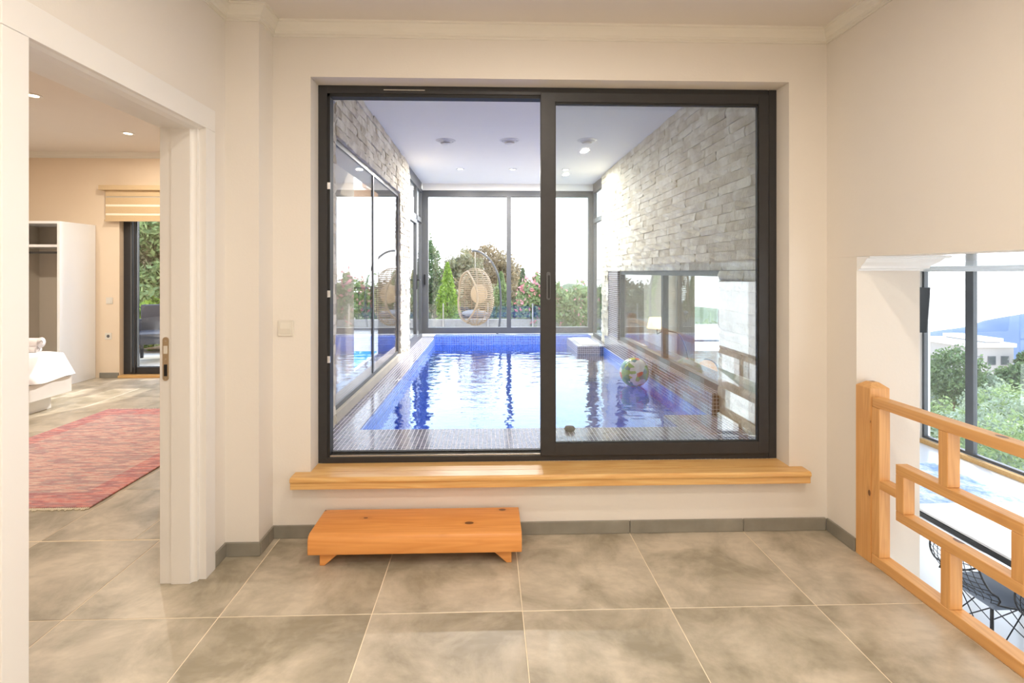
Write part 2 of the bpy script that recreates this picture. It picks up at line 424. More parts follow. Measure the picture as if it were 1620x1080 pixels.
tiles(floor, -6.3, -1.80, 2.626, 6.65)

# ------------------------------------------------------------------ walls of the hall
CZ = 2.63
wl = MB()                                   # left wall with the doorway, thickness 1.26 - 1.43
wl.box(-1.43, -1.26, -2.6, 1.395, 0, CZ); wl.box(-1.43, -1.26, 2.294, 2.80, 0, CZ); wl.box(-1.43, -1.26, 1.395, 2.294, 2.015, CZ)
wl.box(-1.26, -1.10, 2.462, 2.80, 0, CZ)    # pier in the corner
struct(wl.build('wall_left', 'plaster'))
wb = MB()                                   # window wall
wb.box(-1.10, -.909, 2.62, 2.80, 0, CZ+.25); wb.box(1.587, 1.79, 2.62, 2.80, 0, CZ+.25)
wb.box(-.909, 1.587, 2.62, 2.80, 2.36, CZ+.25); wb.box(-.909, 1.587, 2.62, 2.80, 0, .276)
struct(wb.build('wall_back', 'plaster'))
wr = MB()
wr.box(1.79, 2.105, 2.405, 2.80, -1.3, 1.434); wr.box(1.79, 1.96, -2.6, 2.80, 1.4345, CZ)
struct(wr.build('wall_right', 'plaster'))
struct(MB().box(-1.43, 1.96, -2.75, -2.6, 0, CZ).build('wall_front', 'plaster'))
struct(MB().box(-1.43, 2.07, -2.75, 2.80, CZ, CZ+.15).build('ceiling', 'ceiling_white'))
struct(B('wall_stair', 'plaster', 1.80, 1.86, -2.6, 2.40, -1.3, -.20))

# baseboards: separate tile pieces
def base_run(name, pieces):
    p = sempty(name)
    for (x0, x1, y0, y1, h) in pieces:
        o = B('tile', 'skirting', x0, x1, y0, y1, 0.001, h, p, .0015, 1)
bj = [-1.10, -.462, .138, .738, 1.338, 1.779]
base_run('baseboard_back', [(a+.0015, b_-.0015, 2.609, 2.62, .066) for a, b_ in zip(bj, bj[1:])])
base_run('baseboard_left', [(-1.26, -1.249, 2.354, 2.4505, .066), (-1.26, -1.0905, 2.451, 2.4615, .066), (-1.0995, -1.089, 2.463, 2.55, .066), (-1.0995, -1.089, 2.552, 2.608, .066)])
base_run('baseboard_right', [(1.779, 1.79, 2.407, 2.6085, .066)])

# cornice: stepped profile swept along the walls
def cornice(name, path, z0, h, p, mat='cornice', closed_ends=True, mirror=1):
    prof = [(0, 0), (.10, 0), (.12, .10), (.30, .16), (.34, .34), (.60, .58), (.74, .80), (.78, .86), (.95, .88), (1, 1), (0, 1)]
    bm = bmesh.new(); rings = []
    n = len(path)
    for i, pt in enumerate(path):
        q = Vector(pt)
        def nrm(a, b_):
            d = (Vector(b_)-Vector(a)).normalized(); return Vector((d.y, -d.x))*mirror
        if i == 0: m_ = nrm(path[0], path[1])
        elif i == n-1: m_ = nrm(path[-2], path[-1])
        else:
            a, b_ = nrm(path[i-1], path[i]), nrm(path[i], path[i+1]); m_ = (a+b_)/(1+a.dot(b_))
        rings.append([bm.verts.new((q.x+m_.x*u*p, q.y+m_.y*u*p, z0+v*h)) for u, v in prof])
    for A, C in zip(rings, rings[1:]):
        for k in range(len(prof)): bm.faces.new([A[k], A[(k+1) % len(prof)], C[(k+1) % len(prof)], C[k]])
    bm.faces.new(rings[0]); bm.faces.new(rings[-1])
    bmesh.ops.recalc_face_normals(bm, faces=bm.faces)
    me = bpy.data.meshes.new(name); bm.to_mesh(me); bm.free(); me.materials.append(MT[mat])
    return obj(name, me)
struct(cornice('trim_1', [(-1.26, -2.6), (-1.26, 2.462), (-1.10, 2.462), (-1.10, 2.62), (1.79, 2.62), (1.79, -2.6)], 2.562, .068, .055))
struct(cornice('trim_2', [(1.792, 2.405), (2.105, 2.405), (2.105, 2.9)], 1.366, .068, .085, 'gloss_white'))

# ------------------------------------------------------------------ doorway on the left: casing, jamb lining, strike plate
dr = sempty('door_1', (-1.247, 1.85, 0))
def ca(name, *a, **k): return B(name, 'white_trim', *a, parent=dr, **k)
# casing on the hall side (face at x=-1.247)
ca('door_casing', -1.262, -1.247, 2.277, 2.353, 0.001, 1.997, bev=.002)
ca('door_casing', -1.262, -1.247, 1.335, 1.412, 0.001, 1.997, bev=.002)
ca('door_casing', -1.262, -1.247, 1.335, 2.353, 1.998, 2.094, bev=.002)
# far jamb: stepped lining with rounded bullnose
pts = [(-1.262, 2.277), (-1.277, 2.272)]
pts = [(-1.2475, 2.29), (-1.2475, 2.2765), (-1.277, 2.2765), (-1.2775, 2.268)]
for k in range(7):
    a = k/6*PI/2; pts.append((-1.295-.022*math.sin(a)+.0175, 2.262-.018*(1-math.cos(a))))
pts += [(-1.34, 2.243), (-1.379, 2.243), (-1.379, 2.249), (-1.430, 2.249), (-1.430, 2.2935), (-1.2475, 2.2935)]
centred(MB().prism(pts, 0.001, 1.997, 'z'), 'door_jamb', 'white_trim', dr)
pts2 = [(x, 1.412-(y-2.277)) for x, y in pts]
centred(MB().prism(pts2, 0.001, 1.997, 'z'), 'door_jamb', 'white_trim', dr)
hp = [(-1.2475, 2.014), (-1.2475, 1.998), (-1.262, 1.997), (-1.275, 1.990), (-1.30, 1.984), (-1.34, 1.982), (-1.379, 1.982), (-1.379, 1.988), (-1.43, 1.988), (-1.43, 2.014)]
centred(MB().prism(hp, 1.40, 2.29, 'y'), 'door_head', 'white_trim', dr)
# strike plate with a rounded outline on the far jamb, latch hole and bolt slot
lk = bpy.data.objects.new('strike_plate', None)
def rounded(w, h, r, n=6):
    out = []
    for cx, cy, a0 in ((w/2-r, h/2-r, 0), (-w/2+r, h/2-r, 90), (-w/2+r, -h/2+r, 180), (w/2-r, -h/2+r, 270)):
        for k in range(n+1): a = R(a0+90*k/n); out.append((cx+r*math.cos(a), cy+r*math.sin(a)))
    return out
px_, pz_ = -1.404, .981
pl = centred(MB().prism([(px_+a, pz_+c) for a, c in rounded(.026, .190, .0125)], 2.2455, 2.2488, 'y'), 'strike_plate', 'brushed_brass', dr)
B('latch_hole', 'plastic_white', px_-.008, px_+.008, 2.2440, 2.2456, pz_+.023, pz_+.057).parent = pl
B('bolt_slot', 'alu_black', px_-.007, px_+.007, 2.2448, 2.2457, pz_-.075, pz_-.024).parent = pl
for zz in (.078, -.001, -.086):
    s_ = centred(MB().lathe([(.0028, 2.2446), (.0028, 2.2456)], (px_, 0, pz_+zz), 10, 'y'), 'screw', 'steel'); s_.parent = pl
for ch in pl.children: ch.location = ch.location - pl.location - dr.location

# ------------------------------------------------------------------ main sliding window
w1 = sempty('window_1', (.339, 2.735, .336))
F0, F1, FZ0, FZ1 = -.909, 1.587, .336, 2.36
mb = MB()
fw = .047
mb.box(F0, F0+fw, 2.735, 2.80, FZ0, FZ1); mb.box(F1-fw+.002, F1, 2.735, 2.80, FZ0, FZ1)
mb.box(F0+fw, F1-fw, 2.735, 2.80, FZ1-.042, FZ1); mb.box(F0+fw, F1-fw, 2.735, 2.80, FZ0, FZ0+.030)
centred(mb.bevel(.002, 1), 'window_frame', 'alu_dark', w1)
mb = MB()                                                   # black gasket lining and bottom track lips
mb.box(F0+fw, F0+fw+.014, 2.742, 2.80, FZ0+.03, FZ1-.042); mb.box(F0+fw, .29, 2.742, 2.80, FZ1-.058, FZ1-.042)
mb.box(F0+fw, .29, 2.775, 2.80, FZ0+.03, FZ0+.046)
centred(mb, 'gasket', 'rubber', w1)
centred(MB().box(F0+fw, .29, 2.744, 2.747, FZ0+.03, FZ0+.037).box(F0+fw, .29, 2.770, 2.773, FZ0+.03, FZ0+.037), 'track', 'steel', w1)
centred(MB().box(-.56, -.34, 2.731, 2.735, FZ1-.024, FZ1-.0215), 'sealant', 'plastic_white', w1)
def sash(name, x0, x1, y0, y1, l, r_, b_, t_, gm='glass_tint'):
    z0, z1 = FZ0+.032, FZ1-.030
    mb = MB(); mb.box(x0, x0+l, y0, y1, z0, z1); mb.box(x1-r_, x1, y0, y1, z0, z1)
    mb.box(x0+l, x1-r_, y0, y1, z0, z0+b_); mb.box(x0+l, x1-r_, y0, y1, z1-t_, z1)
    s = centred(mb.bevel(.003, 2), name, 'alu_dark', w1)
    gx0, gx1, gz0, gz1 = x0+l, x1-r_, z0+b_, z1-t_
    mb = MB(); g = .010
    ym = (y0+y1)/2
    for a in (y0+.006, ):
        mb.box(gx0, gx0+g*.5, a, y1-.004, gz0, gz1); mb.box(gx1-g*.6, gx1, a, y1-.004, gz0, gz1)
        mb.box(gx0, gx1, a, y1-.004, gz1-g, gz1); mb.box(gx0, gx1, a, y1-.004, gz0, gz0+g*.4)
    q = centred(mb, 'gasket', 'rubber'); q.parent = s; q.location -= s.location + w1.location
    q.location += Vector((0, 0, 0))
    for yy in (ym-.002, ):
        q = centred(MB().box(gx0+.002, gx1-.002, yy, yy+.004, gz0+.002, gz1-.002), 'glass_pane', gm); q.parent = s; q.location -= s.location + w1.location
    return s
s1 = sash('sliding_sash', .284, 1.536, 2.722, 2.752, .078, .055, .066, .052)
s2 = sash('outer_sash', .305, 1.54, 2.762, 2.790, .045, .036, .05, .042)
h = centred(MB().prism([(.326+a, 1.355-.07+c) for a, c in rounded(.021, .150, .010)], 2.7165, 2.7218, 'y'), 'pull_handle', 'alu_grey'); h.parent = s1; h.location -= s1.location+w1.location
h2 = centred(MB().prism([(.328+a, 1.355-.075+c) for a, c in rounded(.011, .125, .005)], 2.7155, 2.7166, 'y'), 'handle_slot', 'alu_black'); h2.parent = s1; h2.location -= s1.location+w1.location
for zz in (1.822, 1.242, .890):
    B('strike_plate', 'chrome', F0+fw-.001, F0+fw+.016, 2.7385, 2.7425, zz-.018, zz+.018, parent=w1)
# wooden sill board with a rounded nose
mb = MB()
mb.prism([(2.7345, .3355), (2.7345, .2765), (2.620, .2765), (2.620, .3365)], -.9085, 1.5865, 'x')
sill = centred(mb, 'window_sill', 'sill_wood', w1)
mb = MB()
prof = [(2.6195, .3365), (2.6195, .2755), (2.545, .2755), (2.545, .308), (2.538, .312), (2.536, .320), (2.538, .330), (2.545, .3365)]
mb.prism(prof, -.985, 1.655, 'x').bevel(.003, 2)
centred(mb, 'sill_nose', 'sill_wood', w1)

# light switch
ls = thing('light_switch', 'square cream light switch on the wall left of the window', 'light switch', (-1.032, 2.62, 1.072))
obj('back_plate', MB().box(-.040, .040, -.009, 0, -.040, .040).bevel(.004, 2).mesh('back_plate', 'plastic_white'), ls)
obj('rocker', MB().prism([(-.0085, -.028), (-.0115, -.028), (-.0165, .0), (-.0115, .028), (-.0085, .028)], -.026, .026, 'x').mesh('rocker', 'plastic_white'), ls)

# ------------------------------------------------------------------ wooden step stool
st = thing('step_stool', 'low orange-varnished wooden step stool on the tiles under the window', 'step stool', (-.335, 2.47, 0))
slab = [(-.130, .062), (-.130, .128), (-.122, .144), (-.105, .152), (.125, .152), (.130, .147), (.130, .062)]
obj('step_board', MB().prism(slab, -.492, .492, 'x').bevel(.004, 2).mesh('step_board', 'stool_wood', True), st)
for s in (-1, 1):
    pr = [(s*.445, .0), (s*.445, .0625), (s*.350, .0625), (s*.422, .0)]
    obj('leg', MB().prism(pr, -.105, .10, 'y').bevel(.002, 1).mesh('leg', 'stool_wood'), st)

# ------------------------------------------------------------------ balustrade
bl = thing('wooden_balustrade', 'orange pine fretwork balustrade along the edge above the lower room', 'railing', (1.82, 1.5, 0))
def rb(name, y0, y1, z0, z1, x0=1.79, x1=1.842, ax='y', bev=.002): return B(name, 'rail_wood_'+ax, x0, x1, y0, y1, z0, z1, parent=bl, bev=bev, seg=1)
def newel(y0):
    mb = MB(); x0, x1, y1 = 1.785, 1.877, y0+.092
    mb.box(x0, x1, y0, y1, 0.001, .815)
    bm = mb.bm; a = [bm.verts.new(p) for p in ((x0, y0, .815), (x1, y0, .815), (x1, y1, .815), (x0, y1, .815))]
    c = .028; t_ = [bm.verts.new(p) for p in ((x0+c, y0+c, .838), (x1-c, y0+c, .838), (x1-c, y1-c, .838), (x0+c, y1-c, .838))]
    for i in range(4): bm.faces.new([a[i], a[(i+1) % 4], t_[(i+1) % 4], t_[i]])
    bm.faces.new(t_); bm.faces.new(a[::-1])
    return centred(mb, 'newel_post', 'rail_wood_z', bl)
newel(2.310); newel(-.93)
rb('handrail', -.838, 2.302, .735, .777, 1.788, 1.846)
rb('bottom_rail', -.838, 2.309, .001, .048, 1.789, 1.850)
rb('stile', 2.262, 2.3095, .049, .734, ax='z')
def fret(y1):        # one panel, its far side at y1 (2.17): box with two struts and links
    a, b_ = y1-.532, y1
    rb('fret_bar', a, b_, .475, .517); rb('fret_bar', a, b_, .270, .312)
    rb('fret_upright', b_-.042, b_, .3125, .4745, ax='z'); rb('fret_upright', a, a+.042, .3125, .4745, ax='z')
    rb('strut', y1-.252, y1-.210, .5175, .7345, ax='z'); rb('strut', y1-.262, y1-.220, .0485, .2695, ax='z')
    rb('link', b_+.0005, b_+.091, .366, .405); rb('link', a-.091, a-.0005, .366, .405)
for yy in (2.170, 1.375, .580, -.215):
    fret(yy)
    if yy > -.2: rb('stile', yy-.532-.092-.080, yy-.532-.092, .049, .734, ax='z')
rb('stile', -.8375, -.840+.0, .049, .734, ax='z') if False else None

# ------------------------------------------------------------------ hall ceiling lamps
def downlight(loc, label, grp, mat='lamp_lens', r=.045, energy=0, col=(1, .90, .78), sz=.05, cat='ceiling light'):
    t_ = thing('recessed_downlight', label, cat, loc, 0, grp)
    obj('trim_ring', MB().lathe([(r*.80, 0), (r*1.25, 0), (r*1.30, -.004), (r*1.2, -.008), (r*.85, -.007), (r*.80, -.002)], (0, 0, 0), 24).mesh('trim_ring', 'white_trim', False), t_)
    obj('lens', MB().lathe([(r*.80, -.0005), (r*.80, -.004)], (0, 0, 0), 24).mesh('lens', mat), t_)
    if energy:
        l = light('AREA', 'lamp_glow', (0, 0, -.02), energy, col, r*1.6); l.parent = t_
    return t_
for i, (x, y) in enumerate(((1.0, .31), (1.0, -.96), (-.5, .31), (-.5, -.96), (.25, -2.0), (.25, 1.45))):
    downlight((x, y, CZ), 'round recessed downlight in the hall ceiling', 'hall ceiling downlights', energy=HALL_W/6)

# ================================================================== POOL ROOM
PX0, PX1, PY1, PZ = -1.08, 1.74, 8.43, 2.81
ZD, ZW = .30, .20
mb = MB()
mb.box(-1.40, 2.07, 2.66, 8.6, PZ, PZ+.2); mb.box(PX0, 1.78, 8.33, 8.6, 2.70, PZ)
struct(mb.build('ceiling', 'ceiling_cool'))
pool = thing('swimming_pool', 'indoor pool of blue mosaic tiles with dark mosaic deck behind the window', 'swimming pool', (.3, 5.5, ZD))
def pb(name, mat, *boxes, sm=False):
    mb = MB()
    for b_ in boxes: mb.box(*b_)
    o = mb.build(name, mat, pool); o.location = -pool.location; return o
IX0, IX1, IY0, IY1 = -.863, 1.66, 3.425, 8.12
pb('deck', 'mosaic_deck', (PX0, 1.66, 2.80, IY0, -.2, ZD), (PX0, IX0, IY0, 8.40, -.2, ZD), (1.30, 1.66, IY0+.001, 3.71, -.2, ZD))
pb('far_curb', 'mosaic_blue', (IX0, IX1, IY1, 8.40, -.2, .33))
pb('corner_block', 'mosaic_deck', (1.27, 1.66, 7.15, IY1-.001, -.2, ZD+.002))
pb('block_top_slab', 'white_trim', (1.34, 1.60, 7.25, 8.05, ZD+.0025, ZD+.012))
pb('basin', 'mosaic_blue', (IX0-.005, IX1, IY0, IY1+.02, -1.15, -1.10), (IX0-.02, IX0+.012, IY0, IY1, -1.1, ZD-.006), (IX0, IX1, IY1-.012, IY1+.02, -1.1, ZD-.006),
   (IX0, IX1, IY0-.02, IY0+.012, -1.1, ZD-.006), (IX1-.012, IX1+.02, IY0, IY1, -1.1, ZD-.02))
pb('water', 'water', (IX0+.013, IX1-.013, IY0+.013, IY1-.013, ZW-.004, ZW))
struct(B('floor', 'render_white', -1.4, 2.0, 2.80, 8.6, -1.4, -1.151))

# stone cladding made of single split-face bricks
BR = {}
rnd = random.Random(4)
CH, BL = .070, (.20, .28, .36, .44)
for L in BL:
    for v in range(4):
        bm = bmesh.new(); nx, nz = 3, 2
        g = [[bm.verts.new((rnd.uniform(.020, .036) if 0 < 1 else 0, -L/2+.0012+(L-.0024)*i/nx, -CH/2+.001+(CH-.002)*j/nz)) for j in range(nz+1)] for i in range(nx+1)]
        for i in range(nx):
            for j in range(nz): bm.faces.new([g[i][j], g[i+1][j], g[i+1][j+1], g[i][j+1]])
        rim = [g[i][0] for i in range(nx+1)]+[g[nx][j] for j in range(1, nz+1)]+[g[i][nz] for i in range(nx-1, -1, -1)]+[g[0][j] for j in range(nz-1, 0, -1)]
        bk = [bm.verts.new((0, q.co.y, q.co.z)) for q in rim]
        for k in range(len(rim)): bm.faces.new([rim[k], bk[k], bk[(k+1) % len(rim)], rim[(k+1) % len(rim)]])
        bmesh.ops.recalc_face_normals(bm, faces=bm.faces)
        me = bpy.data.meshes.new('brick'); bm.to_mesh(me); bm.free(); me.materials.append(MT['stone_brick'])
        BR[(L, v)] = me
def cladding(parent, x, side, regions):
    lst = []
    for (y0, y1, z0, z1) in regions:
        nz = max(1, round((z1-z0)/CH)); hz = (z1-z0)/nz
        for j in range(nz):
            y = y0
            first = True
            while y < y1-.004:
                L = rnd.choice(BL)
                ln = L*(rnd.uniform(.3, 1) if first else 1); first = False
                if y+ln > y1-.10: ln = y1-y
                lst.append((y+ln/2, z0+(j+.5)*hz, L, ln/L, hz/CH)); y += ln
    lst.sort(key=lambda q: q[0])
    rest = []
    for k, (y, z, L, sy, sz) in enumerate(lst):
        me = BR[(L, rnd.randrange(4))]
        if k < 300:
            o = obj('brick', me, parent); o.location = (x, y, z); o.scale = (side*rnd.uniform(.75, 1.1), sy, sz)
        else: rest.append((me, y, z, sy, sz))
    if rest:
        bm = bmesh.new()
        for me, y, z, sy, sz in rest:
            n0 = len(bm.verts); bm.from_mesh(me); bm.verts.ensure_lookup_table()
            for q in bm.verts[n0:]: q.co = Vector((x+side*q.co.x, y+q.co.y*sy, z+q.co.z*sz))
        bmesh.ops.recalc_face_normals(bm, faces=bm.faces)
        me = bpy.data.meshes.new('brick_courses'); bm.to_mesh(me); bm.free(); me.materials.append(MT['stone_brick'])
        o = obj('brick_courses', me, parent); o['kind'] = 'stuff'
# right wall: backing, opening y 3.70..6.66  z .458..1.37
RW = [(3.70, 6.66)]
mb = MB()
mb.box(1.765, 2.07, 2.80, 3.70, -1.3, 1.37); mb.box(1.765, 2.07, 6.66, 7.56, -1.3, 1.37); mb.box(1.765, 2.07, 2.80, 7.56, 1.37, PZ)
mb.box(1.765, 2.07, 3.70, 6.66, -1.3, .458)
wrp = struct(mb.build('wall_right', 'mortar'))
o = MB().box(2.071, 2.075, 2.80, 3.70, -1.3, 1.434).box(2.071, 2.075, 6.66, 7.75, -1.3, 1.434).box(2.071, 2.075, 3.70, 6.66, -1.3, .458).build('plaster_face', 'plaster', wrp)
cladding(wrp, 1.735, -1, [(2.80, 7.56, 1.372, PZ), (2.80, 3.70, ZD, 1.37), (7.16, 7.56, ZD, 1.37)])
mb = MB()
mb.box(1.66, 1.765, 3.70, 7.16, -.2, .458); mb.box(1.715, 1.765, 6.66, 7.16, .458, 1.371); mb.box(1.66, 1.765, 2.80, 3.70, -.2, ZD)
mb.box(1.66, 1.765, 7.16, 8.43, -.2, ZD)
mb.build('mosaic_dado', 'mosaic_brown', wrp)
MB().box(1.735, 1.7655, 2.80, 7.56, 1.3705, PZ).box(1.735, 1.7655, 2.80, 3.70, ZD, 1.37).box(1.735, 1.7655, 7.16, 7.56, ZD, 1.37).build('mortar_bed', 'mortar', wrp)
# left wall: opening y 3.56..6.16  z .372..2.305 ; glass from 6.89
mb = MB()
mb.box(-1.33, -1.105, 2.80, 3.56, -.2, PZ); mb.box(-1.33, -1.105, 6.16, 6.89, -.2, PZ); mb.box(-1.33, -1.105, 3.56, 6.16, 2.305, PZ); mb.box(-1.33, -1.105, 3.56, 6.16, -.2, .372)
wlp = struct(mb.build('wall_left', 'mortar'))
MB().box(-1.1055, -1.085, 3.56, 6.16, 2.305, PZ).box(-1.1055, -1.085, 2.80, 3.56, ZD, PZ).box(-1.1055, -1.085, 6.16, 6.89, ZD, PZ).build('mortar_bed', 'mortar', wlp)
cladding(wlp, -1.086, 1, [(3.56, 6.16, 2.312, PZ), (2.80, 3.56, ZD, PZ), (6.17, 6.89, ZD, PZ)])
MB().box(-1.09, -1.055, 3.56, 6.16, ZD, .372).build('stone_curb', 'terrace_stone', wlp)

def win_x(name, x0, x1, y0, y1, z0, z1, mull, fw=.06, mat='alu_grey', pane='glass', mw=None):
    mw = mw or fw*.6
    """glazed frame lying in a plane of constant x"""
    w = sempty(name, ((x0+x1)/2, (y0+y1)/2, z0)); mb = MB()
    mb.box(x0, x1, y0, y0+fw, z0, z1); mb.box(x0, x1, y1-fw, y1, z0, z1); mb.box(x0, x1, y0+fw, y1-fw, z0, z0+fw); mb.box(x0, x1, y0+fw, y1-fw, z1-fw, z1)
    for m_ in mull: mb.box(x0, x1, m_-mw, m_+mw, z0+fw, z1-fw)
    centred(mb, 'window_frame', mat, w)
    ys = [y0+fw]+[q for m_ in mull for q in (m_-mw, m_+mw)]+[y1-fw]; xm = (x0+x1)/2
    for a, b_ in zip(ys[::2], ys[1::2]): B('glass_pane', pane, xm-.004, xm+.004, a, b_, z0+fw, z1-fw, parent=w)
    return w
def win_y(name, y0, y1, x0, x1, z0, z1, mull, fw=.07, mat='alu_grey', mw=.035, pane='glass'):
    w = sempty(name, ((x0+x1)/2, (y0+y1)/2, z0)); mb = MB()
    mb.box(x0, x0+fw, y0, y1, z0, z1); mb.box(x1-fw, x1, y0, y1, z0, z1); mb.box(x0+fw, x1-fw, y0, y1, z0, z0+fw); mb.box(x0+fw, x1-fw, y0, y1, z1-fw, z1)
    for m_ in mull: mb.box(m_-mw, m_+mw, y0, y1, z0+fw, z1-fw)
    centred(mb, 'window_frame', mat, w)
    xs = [x0+fw]+[q for m_ in mull for q in (m_-mw, m_+mw)]+[x1-fw]; ym = (y0+y1)/2
    for a, b_ in zip(xs[::2], xs[1::2]): B('glass_pane', pane, a, b_, ym-.004, ym+.004, z0+fw, z1-fw, parent=w)
    return w
w2 = win_x('window_2', -1.105, -1.085, 3.56, 6.16, .372, 2.305, [4.83], .035)
w3 = win_x('window_3', 1.745, 1.80, 3.70, 6.66, .458, 1.37, [5.02], .045)
# far glass wall of the pool room
w4 = win_y('window_4', 8.34, 8.43, -1.085, 1.765, .345, 2.70, [.345], .10)
B('window_handle', 'alu_black', -1.045, -1.025, 8.31, 8.34, 1.15, 1.32, parent=w4)
# glazed side bays with a terrace door on the left
w5 = sempty('door_2', (-1.10, 7.6, ZD))
mb = MB(); xa, xb = -1.13, -1.08
for (a, b_, c, d) in ((6.89, 6.96, ZD, 2.72), (8.27, 8.34, ZD, 2.72), (6.96, 8.27, 2.66, 2.72), (6.96, 8.27, 2.16, 2.23), (7.70, 7.76, ZD, 2.66), (6.96, 7.70, ZD, ZD+.06), (7.76, 8.27, ZD, ZD+.06), (6.96, 8.27, 2.72, PZ)):
    mb.box(xa, xb, a, b_, c, d)
centred(mb, 'door_frame', 'alu_grey', w5)
for (a, b_, c, d) in ((6.96, 7.70, 2.23, 2.66), (7.76, 8.27, 2.23, 2.66), (7.03, 7.63, ZD+.13, 2.09), (7.76, 8.27, ZD+.06, 2.16)): B('glass_pane', 'glass', -1.108, -1.100, a, b_, c, d, parent=w5)
mb = MB()
for (a, b_, c, d) in ((6.965, 7.03, ZD+.065, 2.155), (7.63, 7.695, ZD+.065, 2.155), (7.03, 7.63, ZD+.065, ZD+.13), (7.03, 7.63, 2.09, 2.155)): mb.box(-1.12, -1.075, a, b_, c, d)
centred(mb, 'door_leaf', 'alu_grey', w5)
hd = MB(); hd.box(-1.075, -1.066, 7.645, 7.68, 1.10, 1.32); hd.tube([(-1.07, 7.66, 1.24), (-1.025, 7.66, 1.24), (-1.022, 7.64, 1.24), (-1.022, 7.54, 1.24)], .009, 8)
centred(hd, 'door_handle', 'alu_black', w5)
w6 = sempty('window_5', (1.76, 8.0, ZD)); mb = MB()
for (a, b_, c, d) in ((7.56, 7.62, ZD, 2.72), (8.27, 8.34, ZD, 2.72), (7.62, 8.27, 2.66, 2.72), (7.62, 8.27, 2.16, 2.23), (7.62, 8.27, ZD, ZD+.06), (7.56, 8.34, 2.72, PZ)): mb.box(1.74, 1.79, a, b_, c, d)
centred(mb, 'window_frame', 'alu_grey', w6)
for (c, d) in ((2.23, 2.66), (ZD+.06, 2.16)): B('glass_pane', 'glass', 1.760, 1.768, 7.62, 8.27, c, d, parent=w6)

# ceiling fittings of the pool room
def vent(x, y, label):
    v = thing('ceiling_vent', label, 'ceiling vent', (x, y, PZ), 0, None)
    obj('vent_plate', MB().lathe([(.11, -.001), (.105, -.006), (.085, -.010), (.085, -.001)], (0, 0, 0), 28).mesh('vent_plate', 'white_trim'), v)
    obj('vent_cone', MB().lathe([(.055, -.030), (.050, -.040), (.020, -.046), (.005, -.046)], (0, 0, 0), 24).mesh('vent_cone', 'white_trim', True), v)
    obj('vent_collar', MB().lathe([(.080, -.002), (.080, -.010), (.040, -.030), (.038, -.002)], (0, 0, 0), 24).mesh('vent_collar', 'white_trim'), v)
vent(-.467, 5.60, 'round white ceiling vent over the pool, leftmost of three')
vent(.237, 5.57, 'round white ceiling vent over the pool, middle of three')
vent(1.09, 5.54, 'round white ceiling vent over the pool, seen through the right-hand glass')
for x, l in ((-.39, 'small lit downlight over the far end of the pool, left one'), (.347, 'small lit downlight over the far end of the pool, middle one'), (1.10, 'small lit downlight over the far end of the pool, beside the stone wall')):
    downlight((x, 7.13, PZ), l, 'pool ceiling downlights', 'lamp_lens_cool', .045, energy=POOL_W/3, col=(1, .95, .9))

# beach ball floating at the pool edge
bb = thing('beach_ball', 'clear inflatable beach ball with coloured print by the right pool edge', 'ball', (1.495, 5.13, ZW+.135))
def sph(r, n=24, m_=14, squash=1): return [(max(.0005, r*math.sin(PI*k/m_)), -r*squash*math.cos(PI*k/m_)) for k in range(m_+1)]
obj('ball_skin', MB().lathe(sph(.148), (0, 0, 0), 28).mesh('ball_skin', 'ball_print', True), bb)
obj('valve', MB().lathe([(.008, 0), (.008, .01), (.004, .014)], (.0, 0, .147), 10).mesh('valve', 'plastic_white'), bb)
rk = MB().lathe([(.0005, 0), (.03, .002), (.038, .015), (.03, .028), (.0005, .033)], (0, 0, 0), 12).build('float_valve', 'grey_fabric', None, True, (.545, 3.36, ZD)); tag(rk, 'small grey rounded stone lying on the dark mosaic deck edge', 'stone'); rk.name = 'pebble'

# ================================================================== BEDROOM
BZ = 2.89
mb = MB()
mb.box(-4.74+1.6, -1.94+.0, 6.65, 6.85, -.05, BZ); mb.box(-6.45, -4.74, 6.65, 6.85, -.05, BZ); mb.box(-4.74, -4.74+1.6, 6.65, 6.85, 2.25, BZ)
mb.box(-6.45, -6.30, .3, 6.65, -.05, BZ); mb.box(-6.45, -1.43, .3, .5, -.05, BZ); mb.box(-1.94, -1.80, 3.05, 6.85, -.05, BZ); mb.box(-1.80, -1.33, 3.05, 3.19, -.05, BZ); mb.box(-1.43, -1.33, 2.80, 3.05, -.05, BZ)
mb.box(-1.43, -1.42, .3, 1.39, CZ, BZ); mb.box(-1.43, -1.42, .3, 2.8, CZ, BZ)
struct(mb.build('wall_bedroom', 'plaster_peach'))
struct(MB().box(-6.45, -1.40, .3, 6.85, BZ, BZ+.12).build('ceiling', 'ceiling_white'))
base_run('baseboard_bedroom', [(-4.985+.001, -4.745, 6.638, 6.649, .066)])
struct(cornice('trim_3', [(-6.30, .5), (-6.30, 6.65), (-1.94, 6.65), (-1.94, 3.05)], BZ-.07, .07, .06))
wd = sempty('door_3', (-3.94, 6.75, 0)); mb = MB()
mb.box(-4.735, -4.64, 6.72, 6.80, .03, 2.25); mb.box(-3.24, -3.145, 6.72, 6.80, .03, 2.25); mb.box(-4.64, -3.24, 6.72, 6.80, .03, .12); mb.box(-4.64, -3.24, 6.72, 6.80, 2.16, 2.25)
mb.box(-4.595, -4.575, 6.70, 6.78, .05, 2.2)
centred(mb, 'door_frame', 'alu_dark', wd)
centred(MB().box(-4.638, -4.62, 6.705, 6.73, .06, 2.2).box(-4.574, -4.564, 6.72, 6.75, .12, 2.16), 'door_seal', 'alu_grey', wd)
B('glass_pane', 'glass', -4.563, -3.24, 6.745, 6.753, .12, 2.16, parent=wd)
B('threshold', 'sill_wood', -4.74, -3.14, 6.62, 6.84, .001, .03, parent=wd)
